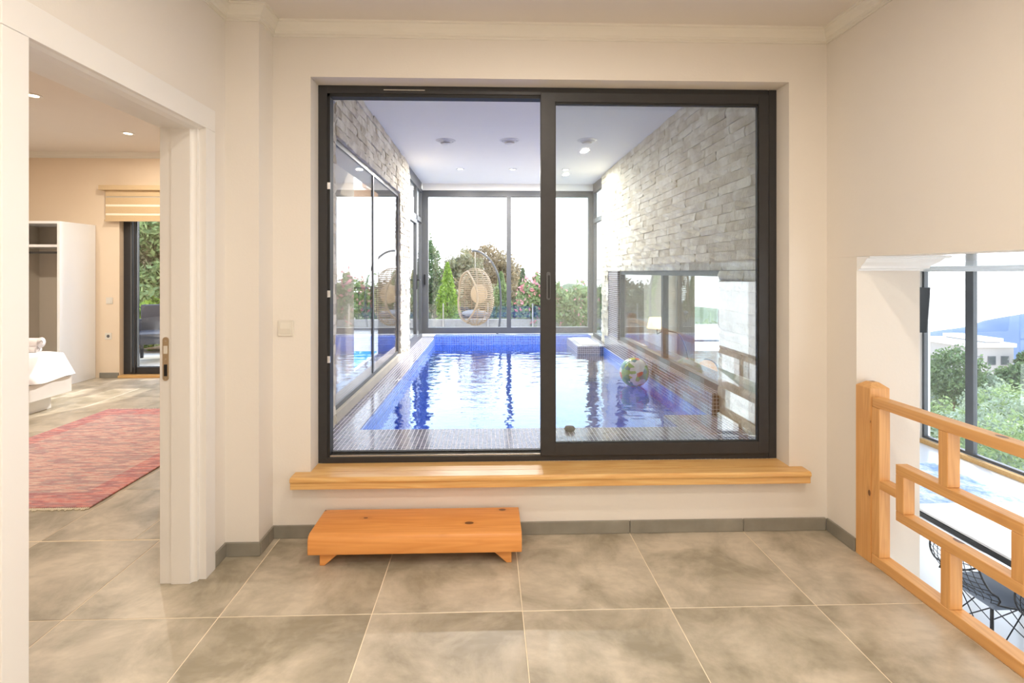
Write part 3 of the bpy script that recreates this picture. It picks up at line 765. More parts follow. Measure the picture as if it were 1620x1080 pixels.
# roller blind
rbln = thing('roller_blind', 'beige striped roller blind above the glass door in the bedroom', 'blind', (-4.0, 6.6, 2.38))
rel = -rbln.location
def rp(name, mat, *a):
    o = B(name, mat, *a); o.parent = rbln; o.location -= rbln.location; return o
rp('head_rail', 'blind_fabric', -4.93, -3.05, 6.55, 6.648, 2.40, 2.46)
z = 2.40
for i, (hh, mt) in enumerate(((.075, 'blind_fabric'), (.018, 'wardrobe_inside'), (.085, 'blind_fabric'), (.028, 'blind_sheer'), (.085, 'blind_fabric'), (.028, 'blind_sheer'), (.055, 'blind_fabric'))):
    rp('fabric_band', mt, -4.87, -3.10, 6.590+(.004 if i % 2 else 0), 6.594+(.004 if i % 2 else 0), z-hh, z); z -= hh
rp('bottom_bar', 'blind_fabric', -4.88, -3.09, 6.58, 6.602, z-.022, z)
# socket and switch beside the glass door
sw = thing('light_switch', 'white light switch on the bedroom wall above the socket', 'light switch', (-4.862, 6.65, .99))
obj('back_plate', MB().box(-.042, .042, -.008, 0, -.042, .042).bevel(.003, 1).mesh('back_plate', 'plastic_white'), sw)
obj('rocker', MB().box(-.028, .028, -.012, -.008, -.028, .028).mesh('rocker', 'plastic_white'), sw)
so = thing('wall_socket', 'white wall socket on the bedroom wall beside the glass door', 'socket', (-4.875, 6.65, .535))
obj('back_plate', MB().box(-.042, .042, -.008, 0, -.042, .042).bevel(.003, 1).mesh('back_plate', 'plastic_white'), so)
obj('socket_well', MB().lathe([(.020, -.009), (.020, -.0085)], (0, 0, 0), 16, 'y').mesh('socket_well', 'alu_grey'), so)
# wardrobe, open front, gloss side
wa = thing('wardrobe', 'tall glossy white wardrobe with an open bay behind the bed', 'wardrobe', (-5.4, 6.37, 0))
def wp(name, mat, *a, bev=0):
    o = B(name, mat, *a, bev=bev); o.parent = wa; o.location -= wa.location; return o
wp('side_panel', 'gloss_white', -5.065, -5.035, 6.10, 6.645, .001, 1.958, bev=.001)
wp('divider', 'wardrobe_inside', -5.745, -5.72, 6.12, 6.64, .06, 1.93)
wp('side_panel', 'gloss_white', -6.25, -6.22, 6.10, 6.645, .001, 1.958)
wp('back_panel', 'wardrobe_inside', -6.22, -5.065, 6.625, 6.643, .06, 1.93)
wp('top_panel', 'gloss_white', -6.22, -5.065, 6.10, 6.645, 1.93, 1.958); wp('bottom_panel', 'gloss_white', -6.22, -5.065, 6.12, 6.64, .001, .06)
wp('shelf', 'gloss_white', -5.72, -5.065, 6.14, 6.624, 1.655, 1.685)
wp('hanging_rail', 'alu_grey', -5.72, -5.065, 6.36, 6.385, 1.585, 1.61)
# bed
bd = thing('bed', 'white bed with a smooth white cover on a stepped white base', 'bed', (-5.1, 4.5, 0))
def bp_(name, mat, *a, bev=0, seg=3):
    o = B(name, mat, *a, bev=bev, seg=seg); o.parent = bd; o.location -= bd.location; return o
bp_('plinth', 'gloss_white', -5.9, -4.375, 3.75, 5.20, .001, .14)
bp_('bed_box', 'gloss_white', -6.05, -4.26, 3.65, 5.31, .14, .305, bev=.004, seg=1)
# cover with soft folds
bm = bmesh.new(); nx, ny = 26, 26; x0, x1, y0, y1 = -6.06, -4.24, 3.62, 5.33; G = []
for i in range(nx+1):
    row = []
    for j in range(ny+1):
        u, v = i/nx, j/ny; x = x0+(x1-x0)*u; y = y0+(y1-y0)*v
        e = min(u, 1-u, v, 1-v)*1.75
        z = .565 - .10*max(0, 1-e/.14)**2.2
        if i in (0, nx) or j in (0, ny): z = .315+.015*math.sin(x*9)+.012*math.sin(y*11)
        row.append(bm.verts.new((x+.008*math.sin(y*17), y+.008*math.sin(x*15), z)))
    G.append(row)
for i in range(nx):
    for j in range(ny): bm.faces.new([G[i][j], G[i+1][j], G[i+1][j+1], G[i][j+1]])
bmesh.ops.recalc_face_normals(bm, faces=bm.faces)
me = bpy.data.meshes.new('bed_cover'); bm.to_mesh(me); bm.free(); me.materials.append(MT['mattress']); me.shade_smooth()
o = obj('bed_cover', me, bd); o.location = -bd.location
bp_('mattress', 'mattress', -6.0, -4.30, 3.70, 5.27, .305, .46)
def towel(loc, label, w=.26, h=.05, r=.04):
    t_ = thing('rolled_towel', label, 'towel', loc, 0)
    mb = MB().tube([(-w/2+w*k/6, 0, r*.85) for k in range(7)], r, 14); mb.bevel(.008, 2, 60)
    obj('terry_roll', mb.mesh('terry_roll', 'towel', True), t_)
    sp_ = [(w/2+.002, .004*k/2*math.cos(k*.7), r*.85+.004*k/2*math.sin(k*.7)) for k in range(16)]
    obj('roll_edge', MB().tube(sp_, .002, 5).mesh('roll_edge', 'towel'), t_)
towel((-4.57, 5.13, .563), 'rolled white towel, the lower one on the end of the bed', r=.035)
towel((-4.56, 5.15, .622), 'rolled white towel, lying on top of the other on the bed', r=.045)
# rug
rg = thing('woven_rug', 'faded red and pink patterned rug on the bedroom tiles', 'rug', (-3.015, 4.035, 0))
obj('pile', MB().box(-.725, .725, -1.055, 1.065, .001, .011).bevel(.003, 1).mesh('pile', 'rug'), rg)
mb = MB()
rr = random.Random(3)
for s, yy in ((-1, -1.055), (1, 1.065)):
    for k in range(120):
        x = -.72+1.44*k/119; l = rr.uniform(.015, .035)
        mb.box(x-.003, x+.003, min(yy, yy+s*l), max(yy, yy+s*l), .001, .006)
o = obj('fringe', mb.mesh('fringe', 'blind_sheer'), rg); o['kind'] = 'stuff'
for (x, y, l) in ((-3.97, 5.70, 'recessed downlight in the bedroom ceiling, the one further from the hall'), (-3.94, 4.50, 'recessed downlight in the bedroom ceiling, the one cut by the door frame')):
    downlight((x, y, BZ), l, None, energy=BED_W/4, r=.05)
for (x, y) in ((-5.2, 4.5), (-2.6, 2.2)): downlight((x, y, BZ), 'recessed downlight in the bedroom ceiling out of the doorway view', 'bedroom downlights out of view', energy=BED_W/4, r=.05)

# ================================================================== LOWER ROOM
LZ, LC = -1.30, 1.434
struct(MB().box(1.80, 6.95, -2.6, 7.9, LZ-.15, LZ).build('floor', 'low_floor'))
struct(MB().box(1.96, 6.95, -2.6, 7.9, LC, LC+.15).build('ceiling', 'gloss_white'))
mb = MB()
mb.box(2.0, 3.12, 7.75, 7.9, LZ, LC); mb.box(5.3, 6.95, 7.75, 7.9, LZ, LC); mb.box(3.12, 5.3, 7.75, 7.9, 1.37, LC)
struct(mb.build('wall_lower_far', 'plaster'))
struct(MB().box(1.80, 3.7, -2.75, -2.6, LZ, LC).box(5.3, 6.95, -2.75, -2.6, LZ, LC).box(3.7, 5.3, -2.75, -2.6, 1.25, LC).build('wall_lower_front', 'plaster'))
w9 = win_y('added_window_8', -2.72, -2.64, 3.7, 5.3, LZ, 1.25, [4.5], .05)  # unseen window added so the sash glass reflects bright sky
struct(cornice('trim_4', [(6.80, -2.5), (6.80, 7.75), (2.11, 7.75)], 1.366, .068, .07, 'gloss_white', mirror=-1))
struct(MB().box(6.80, 6.95, -2.6, 7.75, LZ, -1.235).box(6.80, 6.95, 7.746, 7.90, -1.235, LC).build('wall_lower_right', 'plaster'))
w7 = win_x('window_6', 6.82, 6.88, -2.5, 7.745, -1.235, LC, [-.4, 1.8, 4.4, 6.97], .038, 'alu_grey', mw=.06)
struct(B('trim_5', 'sill_wood', 6.74, 6.82, -2.5, 7.7, LZ+.001, -1.236))
w8 = win_y('window_7', 7.78, 7.85, 3.12, 5.3, LZ, 1.37, [4.2], .05)
# curtain
def curtain(x0, x1, y, z0, z1, label):
    n = 60; bm = bmesh.new(); a = []; 
    for k in range(n+1):
        x = x0+(x1-x0)*k/n; yy = y+.03*math.sin(k*1.35)
        a.append([bm.verts.new((x, yy, z0)), bm.verts.new((x, yy, z1))])
    for k in range(n): bm.faces.new([a[k][0], a[k+1][0], a[k+1][1], a[k][1]])
    r_ = bmesh.ops.solidify(bm, geom=bm.faces[:], thickness=.004)
    me = bpy.data.meshes.new('curtain'); bm.to_mesh(me); bm.free(); me.materials.append(MT['curtain']); me.shade_smooth()
    t_ = thing('curtain', label, 'curtain', ((x0+x1)/2, y, z0)); o = obj('drape', me, t_); o.location = -t_.location
    o2 = MB().tube([(x0-.05, y, z1+.02), (x1+.05, y, z1+.02)], .012, 8).build('curtain_rod', 'alu_grey', t_); o2.location = -t_.location
curtain(2.90, 3.16, 7.66, LZ+.02, 1.33, 'tan drawn-back curtain at the far window of the lower room')
# arc floor lamp
fl = thing('arc_floor_lamp', 'thin arched floor lamp with glowing shade seen through the pool-side window', 'floor lamp', (2.75, 6.7, LZ))
def fp(name, mb, mat, sm=True): o = mb.build(name, mat, fl, sm); return o
fp('lamp_base', MB().lathe([(.14, 0), (.14, .02), (.02, .03)], (0, 0, 0), 24), 'black_metal')
arc = [(0, 0, .02), (0, 0, .8)] + [(-.45*(1-math.cos(a))/1.0*.55-.0, 0, .8+1.05*math.sin(a)) for a in [k/10*PI/2 for k in range(1, 11)]]
arc += [(-.34, 0, 1.87), (-.43, 0, 1.86), (-.49, 0, 1.83)]
fp('pole', MB().tube(arc, .008, 8), 'black_metal')
fp('lamp_shade', MB().lathe([(.10, 2.07), (.13, 1.93), (.125, 1.93), (.095, 2.065)], (-.49, 0, -.02), 24), 'lamp_shade', False)
fp('socket_stem', MB().tube([(-.49, 0, 1.83), (-.49, 0, 2.02)], .006, 8), 'black_metal')
# television on the far wall
tv = thing('television', 'black flat television on the far wall of the lower room', 'television', (6.14, 7.50, .80), R(-8))
obj('screen', MB().box(-.50, .50, -.02, .02, -.36, .33).bevel(.01, 2).mesh('screen', 'black_metal'), tv).rotation_euler = (R(6), 0, 0)
obj('wall_bracket', MB().box(-.10, .10, .02, .20, -.1, .1).mesh('wall_bracket', 'black_metal'), tv)
# blue rug
r2 = MB().box(-.75, .75, -1.1, 1.1, 0, .010).bevel(.003, 1).build('woven_rug', 'rug_blue', None, False, (5.45, 5.75, LZ+.001)); tag(r2, 'worn blue and white rug on the pale floor of the lower room', 'rug')
# dining table
dt = thing('dining_table', 'white-topped dining table with black frame in the room below', 'table', (3.94, 3.0, LZ))
def tp(name, mat, *a, bev=0): o = B(name, mat, *a, bev=bev, seg=1); o.parent = dt; return o
tp('tabletop', 'table_white', -.46, .46, -1.15, 1.06, .735, .755, bev=.003)
tp('apron', 'black_metal', -.472, .472, -1.162, 1.072, .700, .734)
for sx in (-1, 1):
    for yy in (-1.10, 1.03): tp('leg', 'black_metal', sx*.45-.014, sx*.45+.014, yy-.014, yy+.014, 0.001, .699)
# wire side chairs
def wire_chair(loc, rz, label):
    c = thing('wire_chair', label, 'chair', loc, rz, 'black wire chairs at the dining table')
    def shell(u, v):   # u across -1..1, v along 0 seat front .. 1 back top
        if v < .5:
            q = v/.5; x = .22-.40*q; z = .44-.03*math.sin(q*PI); w = .235-.02*q
        else:
            q = (v-.5)/.5; x = -.18-.13*q-.04*math.sin(q*PI); z = .44+.27*q+.0; w = .215*(1-.22*q*q)
            if q < .25: x = -.18-.03*q/.25*1.2; 
        z += .035*u*u
        return Vector((x+(.03*u*u if v > .5 else 0), u*w, z))
    mb = MB(); NU, NV = 9, 15
    for i in range(NU+1):
        u = -1+2*i/NU; mb.tube([shell(u, k/24) for k in range(25)], .0028, 4)
    for j in range(NV+1):
        v = j/NV; mb.tube([shell(-1+2*k/8, v) for k in range(9)], .0028, 4)
    obj('wire_mesh', mb.mesh('wire_mesh', 'black_metal'), c)
    rim = [shell(-1, k/20) for k in range(21)]+[shell(-1+2*k/6, 1) for k in range(1, 7)]+[shell(1, 1-k/20) for k in range(1, 21)]+[shell(1-2*k/6, 0) for k in range(1, 6)]
    obj('rim', MB().tube(rim, .006, 6, True).mesh('rim', 'black_metal'), c)
    obj('seat_pad', MB().box(-.185, .205, -.195, .195, .425, .455).bevel(.014, 2).mesh('seat_pad', 'seat_pad', True), c)
    for sx in (-1, 1):
        for sy in (-1, 1):
            obj('leg', MB().tube([(sx*.12, sy*.12, .415), (sx*.20, sy*.20, .005)], .008, 6).mesh('leg', 'black_metal'), c)
    br = MB()
    for s in (-1, 1):
        br.tube([(s*.12, -.12, .40), (s*.185, .19, .09)], .004, 5); br.tube([(s*.12, .12, .40), (s*.185, -.19, .09)], .004, 5)
        br.tube([(-.12, s*.12, .40), (.185, s*.19, .09)], .004, 5); br.tube([(.12, s*.12, .40), (-.185, s*.19, .09)], .004, 5)
    obj('cross_brace', br.mesh('cross_brace', 'black_metal'), c)
    return c
ch = wire_chair((3.52, 3.43, LZ), 0, 'black wire chair with a blue-grey seat pad, seen below the balustrade panel')
c2 = copy_tree(ch); c2.location = (3.52, 2.83, LZ); c2['label'] = 'black wire chair nearest the camera, just cut by the right picture edge'
light('AREA', 'lower_room_area_light', (4.4, 3.5, LC-.02), LOW_W, (1, .97, .93), 1.6, 3.0).name = 'lower_room_area_light'  # unseen area light that brightens the lower room, no fitting modelled

# ================================================================== OUTSIDE
struct(MB().box(-7, 6.5, 8.6, 13.0, -.25, 0).box(-7, -1.33, 6.85, 8.6, -.25, 0).box(-1.80, -1.33, 3.19, 6.85, -.25, 0).build('floor', 'terrace_stone'))
def blob_ground(name, pts, mat, kind='structure'):
    bm = bmesh.new(); n = len(pts[0]); G = [[bm.verts.new(p) for p in row] for row in pts]
    for i in range(len(G)-1):
        for j in range(n-1): bm.faces.new([G[i][j], G[i+1][j], G[i+1][j+1], G[i][j+1]])
    bmesh.ops.recalc_face_normals(bm, faces=bm.faces)
    me = bpy.data.meshes.new(name); bm.to_mesh(me); bm.free(); me.materials.append(MT[mat]); me.shade_smooth(); o = obj(name, me); o['kind'] = kind; return o
from mathutils import noise as mn
def nz(x, y, s=1, a=1): return mn.noise(Vector((x*s, y*s, 3.3)))*a
def h_garden(x, y):      # garden falls away to the right (valley), stays level behind the pool
    base = -.15 - max(0, y-16)*.06
    fall = max(0, x-3.2)
    return base - fall*.42 + nz(x, y, .2, .5) if fall > 0 else base + nz(x, y, .3, .12)
rows = [[(x, y, max(-26, h_garden(x, y))-.1) for y in np.linspace(13.0, 70, 40)] for x in np.linspace(-20, 75, 60)]
blob_ground('garden_ground', rows, 'earth')
rows = [[(x, y, max(-26, -1.9-max(0, x-7)*.32+nz(x, y, .15, .8))) for y in np.linspace(-10, 14, 20)] for x in np.linspace(7.0, 75, 40)]
blob_ground('slope_ground', rows, 'hill_green')
# distant mountain range and nearer hill
def ridge(name, P0, P1, zb, prof, depth, mat, label, cat='mountain'):
    P0, P1 = Vector(P0), Vector(P1); d = (P1-P0); nrm = Vector((-d.y, d.x)).normalized()
    rows = []
    for i in range(81):
        t_ = i/80; p = P0+d*t_; h = np.interp(t_, [q[0] for q in prof], [q[1] for q in prof])
        row = []
        for k in range(13):
            s = k/12; sh = math.sin(s*PI)**.8 if 0 < s < 1 else 0
            q = p+nrm*depth*(s-.5)
            row.append((q.x, q.y, zb+(h-zb)*sh+nz(q.x, q.y, .03, 2.0*sh*depth/120)))
        rows.append(row)
    o = blob_ground(name, rows, mat, 'x'); del o['kind']; tag(o, label, cat); return o
D = 400
def at(px, d): x = (px-772)/800*d; return (x, d-.03*x)
def zz(py, d): return 1.36-(py-430)/800*d
a, b_ = at(1380, D), at(1900, D)
ridge('mountain_range', a, b_, -110, [(0, zz(545, D)), (.16, zz(527, D)), (.23, zz(520, D)), (.33, zz(514, D)), (.37, zz(506, D)), (.46, zz(497, D)), (.6, zz(488, D)), (.8, zz(500, D)), (1, zz(520, D))], 120, 'mountain', 'long haze-blue mountain ridge on the horizon beyond the lower room windows')
a, b_ = at(560, 150), at(1150, 150)
ridge('wooded_hill', a, b_, -30, [(0, zz(470, 150)), (.1, zz(455, 150)), (.3, zz(462, 150)), (.44, zz(448, 150)), (.52, zz(466, 150)), (.57, zz(448, 150)), (.62, zz(452, 150)), (.75, zz(475, 150)), (1, zz(490, 150))], 60, 'hill_green', 'green wooded hill behind the garden beyond the pool', 'hill')

# foliage: clouds of leaf quads
def leaves(n, fn, size, seed):
    rg_ = np.random.default_rng(seed); c = fn(rg_, n)
    a = rg_.normal(size=(n, 3)); a /= np.linalg.norm(a, axis=1)[:, None]
    b_ = rg_.normal(size=(n, 3)); b_ -= (a*b_).sum(1)[:, None]*a; b_ /= np.linalg.norm(b_, axis=1)[:, None]
    s = size*rg_.uniform(.6, 1.3, n)[:, None]
    v = np.stack([c-a*s, c+b_*s*.45, c+a*s, c-b_*s*.45], 1).reshape(-1, 3)
    f = np.arange(4*n).reshape(-1, 4)
    return v, f
def ell(cen, rad, hollow=.5):
    cen, rad = np.array(cen), np.array(rad)
    def fn(g, n):
        d = g.normal(size=(n, 3)); d /= np.linalg.norm(d, axis=1)[:, None]
        r = g.uniform(hollow, 1, n)**.6
        lump = 1+.22*np.sin(d[:, 0]*7+cen[0]*3)*np.cos(d[:, 2]*6+cen[1]*2)+.12*np.sin(d[:, 1]*13+d[:, 2]*9)
        return cen+d*rad*(r*lump)[:, None]
    return fn
def cone(h, r, z0=.1):
    def fn(g, n):
        t_ = g.uniform(0, 1, n)**1.15; a = g.uniform(0, 2*PI, n); w = r*np.minimum(1, (1-t_)*1.5+.04)*np.minimum(1, t_*6+.5)*g.uniform(.6, 1.08, n)*(1+.15*np.sin(a*5+t_*9))
        return np.stack([w*np.cos(a), w*np.sin(a), z0+t_*(h-z0)], 1)
    return fn
def plant(name, loc, parts, label, cat, mat, trunk=None, group=None, flower=None):
    t_ = thing(name, label, cat, loc, 0, group)
    V, Fc, o0 = [], [], 0
    for n, fn, size, seed in parts:
        v, f = leaves(n, fn, size, seed); V.append(v); Fc.append(f+o0); o0 += len(v)
    me = bpy.data.meshes.new('foliage'); me.from_pydata(np.concatenate(V).tolist(), [], np.concatenate(Fc).tolist()); me.materials.append(MT[mat])
    o = obj('foliage', me, t_); o['kind'] = 'stuff'
    if flower:
        v, f = leaves(*flower); me = bpy.data.meshes.new('blossoms'); me.from_pydata(v.tolist(), [], f.tolist()); me.materials.append(MT['leaf_pink'])
        o = obj('blossoms', me, t_); o['kind'] = 'stuff'
    if trunk:
        mb = MB()
        for pts, r0, r1 in trunk: mb.tube(pts, r0, 7, r2=r1)
        obj('trunk', mb.mesh('trunk', 'bark', True), t_)
    return t_
def tr(h, r=.07, lean=.1):
    return [([(0, 0, 0), (lean*.4, 0, h*.5), (lean, .02, h)], r, r*.5), ([(lean*.5, 0, h*.55), (lean*.5-.3, .1, h*.95)], r*.5, r*.2), ([(lean*.7, 0, h*.65), (lean+.35, -.1, h*1.1)], r*.5, r*.2)]
# behind the far glass wall
plant('cypress_shrub', (*at(708, 13.6), -.15), [(2600, cone(1.75, .28), .05, 1)], 'bright yellow-green pointed cypress left of the hanging chair', 'shrub', 'leaf_bright', [([(0, 0, 0), (0, 0, .9)], .03, .01)])
plant('cypress_shrub', (*at(793, 13.8), -.15), [(2600, cone(1.50, .27), .05, 2)], 'green pointed cypress right of the hanging chair', 'shrub', 'leaf_mid', [([(0, 0, 0), (0, 0, .9)], .03, .01)])
plant('cypress_shrub', (*at(827, 14.6), -.15), [(2200, cone(1.60, .22), .05, 3)], 'dark pointed cypress behind the pink oleander', 'shrub', 'leaf_dark', [([(0, 0, 0), (0, 0, .9)], .03, .01)])
plant('cypress_shrub', (*at(655, 13.2), -.15), [(2200, cone(1.55, .25), .05, 4)], 'pointed cypress seen through the narrow terrace door', 'shrub', 'leaf_mid', [([(0, 0, 0), (0, 0, .9)], .03, .01)])
plant('olive_tree', (*at(762, 24), -.6), [(7000, ell((0, 0, 1.9), (1.5, 1.2, 1.25)), .09, 5), (1800, ell((.9, 0, 1.6), (.9, .9, .9)), .09, 6)], 'brown-green olive tree directly behind the hanging chair', 'tree', 'leaf_brown', tr(1.8, .12))
plant('olive_tree', (*at(728, 22), -.6), [(6000, ell((0, 0, 1.5), (1.0, 1.0, 1.25)), .09, 7)], 'tall olive tree behind the yellow-green cypress', 'tree', 'leaf_olive', tr(1.7, .11))
plant('olive_tree', (*at(800, 26), -.8), [(5000, ell((0, 0, 1.6), (1.0, 1.0, 1.15)), .09, 8)], 'round olive tree behind the right-hand cypress', 'tree', 'leaf_brown', tr(1.6, .11))
plant('broadleaf_tree', (*at(676, 14.6), -.15), [(3600, ell((0, 0, 1.35), (.36, .5, 1.05)), .06, 9)], 'dark leafy tree at the left edge of the far glass', 'tree', 'leaf_dark', tr(1.3, .06))
plant('oleander_bush', (*at(846, 12.4), -.15), [(3200, ell((0, 0, .65), (.45, .5, .75)), .06, 10)], 'pink-flowering oleander right of the far mullion', 'bush', 'leaf_mid', [([(0, 0, 0), (0, 0, .6)], .03, .01)], flower=(420, ell((0, 0, .75), (.46, .52, .75), .85), .055, 11))
plant('oleander_bush', (*at(872, 12.8), -.15), [(2600, ell((0, 0, .55), (.5, .5, .65)), .06, 12)], 'leafy oleander hidden partly by the sash stile', 'bush', 'leaf_mid', [([(0, 0, 0), (0, 0, .5)], .03, .01)], flower=(150, ell((0, 0, .6), (.5, .52, .65), .9), .05, 13))
plant('oleander_bush', (*at(908, 12.2), -.15), [(4600, ell((0, 0, .50), (.62, .5, .65)), .06, 14)], 'wide oleander bush seen through the right-hand sash', 'bush', 'leaf_mid', [([(0, 0, 0), (0, 0, .5)], .03, .01)], flower=(160, ell((0, 0, .5), (.62, .52, .65), .9), .05, 15))
plant('garden_bush', (*at(955, 12.6), -.15), [(3200, ell((0, 0, .55), (.5, .5, .7)), .06, 16)], 'green bush beside the corner of the stone wall', 'bush', 'leaf_mid')
for k, (px, d, hh) in enumerate(((693, 15.5, .75), (725, 16.2, .9), (775, 15.8, .7), (812, 15.9, .8), (845, 16, .7))):
    plant('garden_bush', (*at(px, d), -.2), [(2600, ell((0, 0, hh*.5), (.85, .6, hh)), .07, 30+k)], ('low grey-olive bush at the foot of the dark leafy tree', 'low brown bush behind the yellow-green cypress', 'low grey-olive bush under the hanging chair', 'low brown bush behind the far mullion', 'low grey-olive bush behind the pink oleander')[k], 'bush', ('leaf_olive', 'leaf_brown')[k % 2])
# low wall and glass balustrade on the terrace
struct(MB().box(-6.5, 3.2, 11.95, 12.05, 0, .24).build('wall_terrace', 'render_beige'))
gb = thing('glass_balustrade', 'low clear glass balustrade along the far terrace edge', 'railing', (0, 11.9, 0))
for k in range(7):
    x = -4.2+k*1.05; o = B('glass_pane', 'glass', x+.03, x+1.0, 11.895, 11.907, .04, .60); o.parent = gb; o.location.y -= 11.9
    o = B('post', 'steel', x-.015, x+.015, 11.88, 11.92, .0, .62); o.parent = gb; o.location.y -= 11.9
# hanging egg chair
eg = thing('hanging_egg_chair', 'wicker egg chair hanging from a curved dark stand beyond the pool', 'hanging chair', (-.26, 10.2, 0), R(-28))
EZ = .86; ra, rb_ = .36, .575
def egg(az, t_):        # t_ -1 bottom .. 1 top ; az azimuth
    s = math.sqrt(max(0, 1-t_*t_))**(.85); s *= (1.06 if t_ < 0 else 1)
    return Vector((ra*s*math.cos(az), ra*s*math.sin(az), EZ+rb_*t_))
def half(t_):           # half-angle of the opening (centred on azimuth -90deg, facing the camera side)
    return R(62)*math.sqrt(max(0, 1-((t_-.02)/.86)**2)) if abs(t_-.02) < .86 else 0
strands = MB(); NR = 30
for k in range(NR):
    t_ = -.985+1.97*k/(NR-1); hw = half(t_); c0 = R(-115)
    a0 = c0+hw; a1 = c0+2*PI-hw; n = 22
    strands.tube([egg(a0+(a1-a0)*q/n, t_) for q in range(n+1)], .0075, 4)
for k in range(10):
    az = R(-115)+R(62)+(2*PI-2*R(62))*k/9
    strands.tube([egg(az, -.985+1.97*q/18) for q in range(19)], .008, 4)
o = obj('wicker_strands', strands.mesh('wicker_strands', 'wicker'), eg); o['kind'] = 'stuff'
rim = [egg(R(-115)+half(.02+.86*math.cos(a))*(1 if math.sin(a) >= 0 else -1), .02+.86*math.cos(a)) for a in [2*PI*k/48 for k in range(48)]]
obj('rim', MB().tube(rim, .020, 8, True).mesh('rim', 'wicker', True), eg)
cu = MB().lathe([(max(.001, .26*math.sin(PI*k/8)), .07*-math.cos(PI*k/8)) for k in range(9)], (.0, -.02, EZ-.33), 20); obj('seat_cushion', cu.mesh('seat_cushion', 'cushion_grey', True), eg)
bc = MB().lathe([(max(.001, .20*math.sin(PI*k/8)), .05*-math.cos(PI*k/8)) for k in range(9)], (0, .16, EZ+.05), 18, 'y'); obj('back_cushion', bc.mesh('back_cushion', 'cushion_tan', True), eg)
stp = [(.30, .14, .02), (.42, .20, .10), (.46, .22, .45), (.47, .22, .9), (.43, .20, 1.30), (.30, .14, 1.58), (.14, .06, 1.74), (0, 0, 1.79), (-.06, -.02, 1.78)]
def smooth(pts, it=3):
    for _ in range(it):
        out = [pts[0]]
        for a, b_ in zip(pts, pts[1:]):
            a, b_ = Vector(a), Vector(b_); out += [a*.75+b_*.25, a*.25+b_*.75]
        out.append(pts[-1]); pts = out
    return pts
obj('stand_pole', MB().tube(smooth(stp), .022, 10).mesh('stand_pole', 'alu_grey', True), eg)
obj('stand_base', MB().tube([(.45*math.cos(a), .45*math.sin(a), .02) for a in [2*PI*k/32 for k in range(32)]], .02, 8, True).mesh('stand_base', 'alu_grey', True), eg)
obj('hanging_chain', MB().tube([(0, 0, 1.78), (0, 0, EZ+rb_*.985)], .006, 6).mesh('hanging_chain', 'steel'), eg)
# overhead cable
cb2 = MB().tube([(-12+24*k/24, 22, 1.22-.40*math.sin(PI*k/24)+.025*(-12+k)) for k in range(25)], .012, 5)
tag(cb2.build('overhead_cable', 'black_metal'), 'thin black overhead cable sagging across the sky behind the garden', 'cable')
# pergola beyond the left window
pg = thing('timber_pergola', 'light timber pergola post and beams outside the left pool window', 'pergola', (-2.9, 9.2, 0))
for nm, a in (('post', (.16, .30, 0, .14, 0, 2.62)), ('beam', (-2.6, 1.30, -.02, .16, 2.62, 2.84))): o = B(nm, 'pergola_wood', *a); o.parent = pg
for k in range(6): o = B('rafter', 'pergola_wood', -2.4+k*.62, -2.32+k*.62, -.3, 2.6, 2.84, 2.96); o.parent = pg
plant('climbing_plant', (-2.72, 9.35, 0), [(2400, ell((0, 0, 1.1), (.16, .18, 1.1)), .05, 50)], 'green climber growing up the pergola post', 'plant', 'leaf_mid')
op = MB().box(-.9, .9, -1.6, 1.6, 0, .02).build('outdoor_pool', 'teal_water', None, False, (-2.75, 8.9-.1, .0)); op.scale = (.35, .45, 1); op.location = (-2.2, 7.9, .0)
tag(op, 'small bright blue splash pool on the terrace outside the left window', 'pool')
ff = thing('terrace_fence', 'dark slim metal fence beyond the left terrace', 'fence', (-3.6, 12.2, 0))
for k in range(14): o = B('baluster', 'black_metal', -.9+k*.14, -.88+k*.14, -.01, .01, 0, .95); o.parent = ff
o = B('fence_rail', 'black_metal', -.95, 1.0, -.02, .02, .951, 1.0); o.parent = ff
for k, (x, y, hh) in enumerate(((-3.9, 14.3, 1.5), (-4.9, 14.0, 1.3), (-3.0, 14.6, 1.1), (-6.3, 15, 1.8))):
    plant('garden_bush', (x, y, -.2), [(2600, ell((0, 0, hh*.5), (.75, .6, hh*.7)), .08, 60+k)], ('green bush directly behind the terrace fence outside the left window', 'olive bush further left behind the terrace fence', 'small green bush right of the terrace fence', 'tall olive bush at the left end behind the terrace fence')[k], 'bush', ('leaf_mid', 'leaf_olive')[k % 2])
# outside the bedroom door
rkb = blob_ground('rock_bank', [[(x, y, .0+max(0, (y-9.0))*.75+nz(x, y, 1.1, .5)) for y in np.linspace(8.6, 13.5, 18)] for x in np.linspace(-11.5, -4.9, 24)], 'rock_orange')
for k, (x, y, z, r_, mt) in enumerate(((-6.0, 9.4, .8, .65, 'leaf_mid'), (-6.7, 9.8, 1.5, .7, 'leaf_olive'), (-5.9, 9.0, .3, .45, 'leaf_bright'), (-7.5, 10.5, 2.0, .8, 'leaf_olive'), (-6.3, 9.7, 2.0, .6, 'leaf_mid'), (-7.2, 9.2, .9, .7, 'leaf_dark'))):
    lab = ['mid-green shrub on the rocky bank outside the bedroom', 'grey-olive shrub halfway up the rocky bank', 'bright green shrub at the foot of the rocky bank', 'olive shrub near the top of the rocky bank', 'light green shrub under the blind, high on the bank', 'dark shrub on the left of the rocky bank'][k]
    plant('bank_shrub', (x, y, z), [(2600, ell((0, 0, .15), (r_, r_*.8, r_*.9)), .07, 80+k)], lab, 'shrub', mt)
gc = thing('garden_armchair', 'dark grey garden armchair on the terrace outside the bedroom', 'chair', (-5.05, 8.0, 0), R(20))
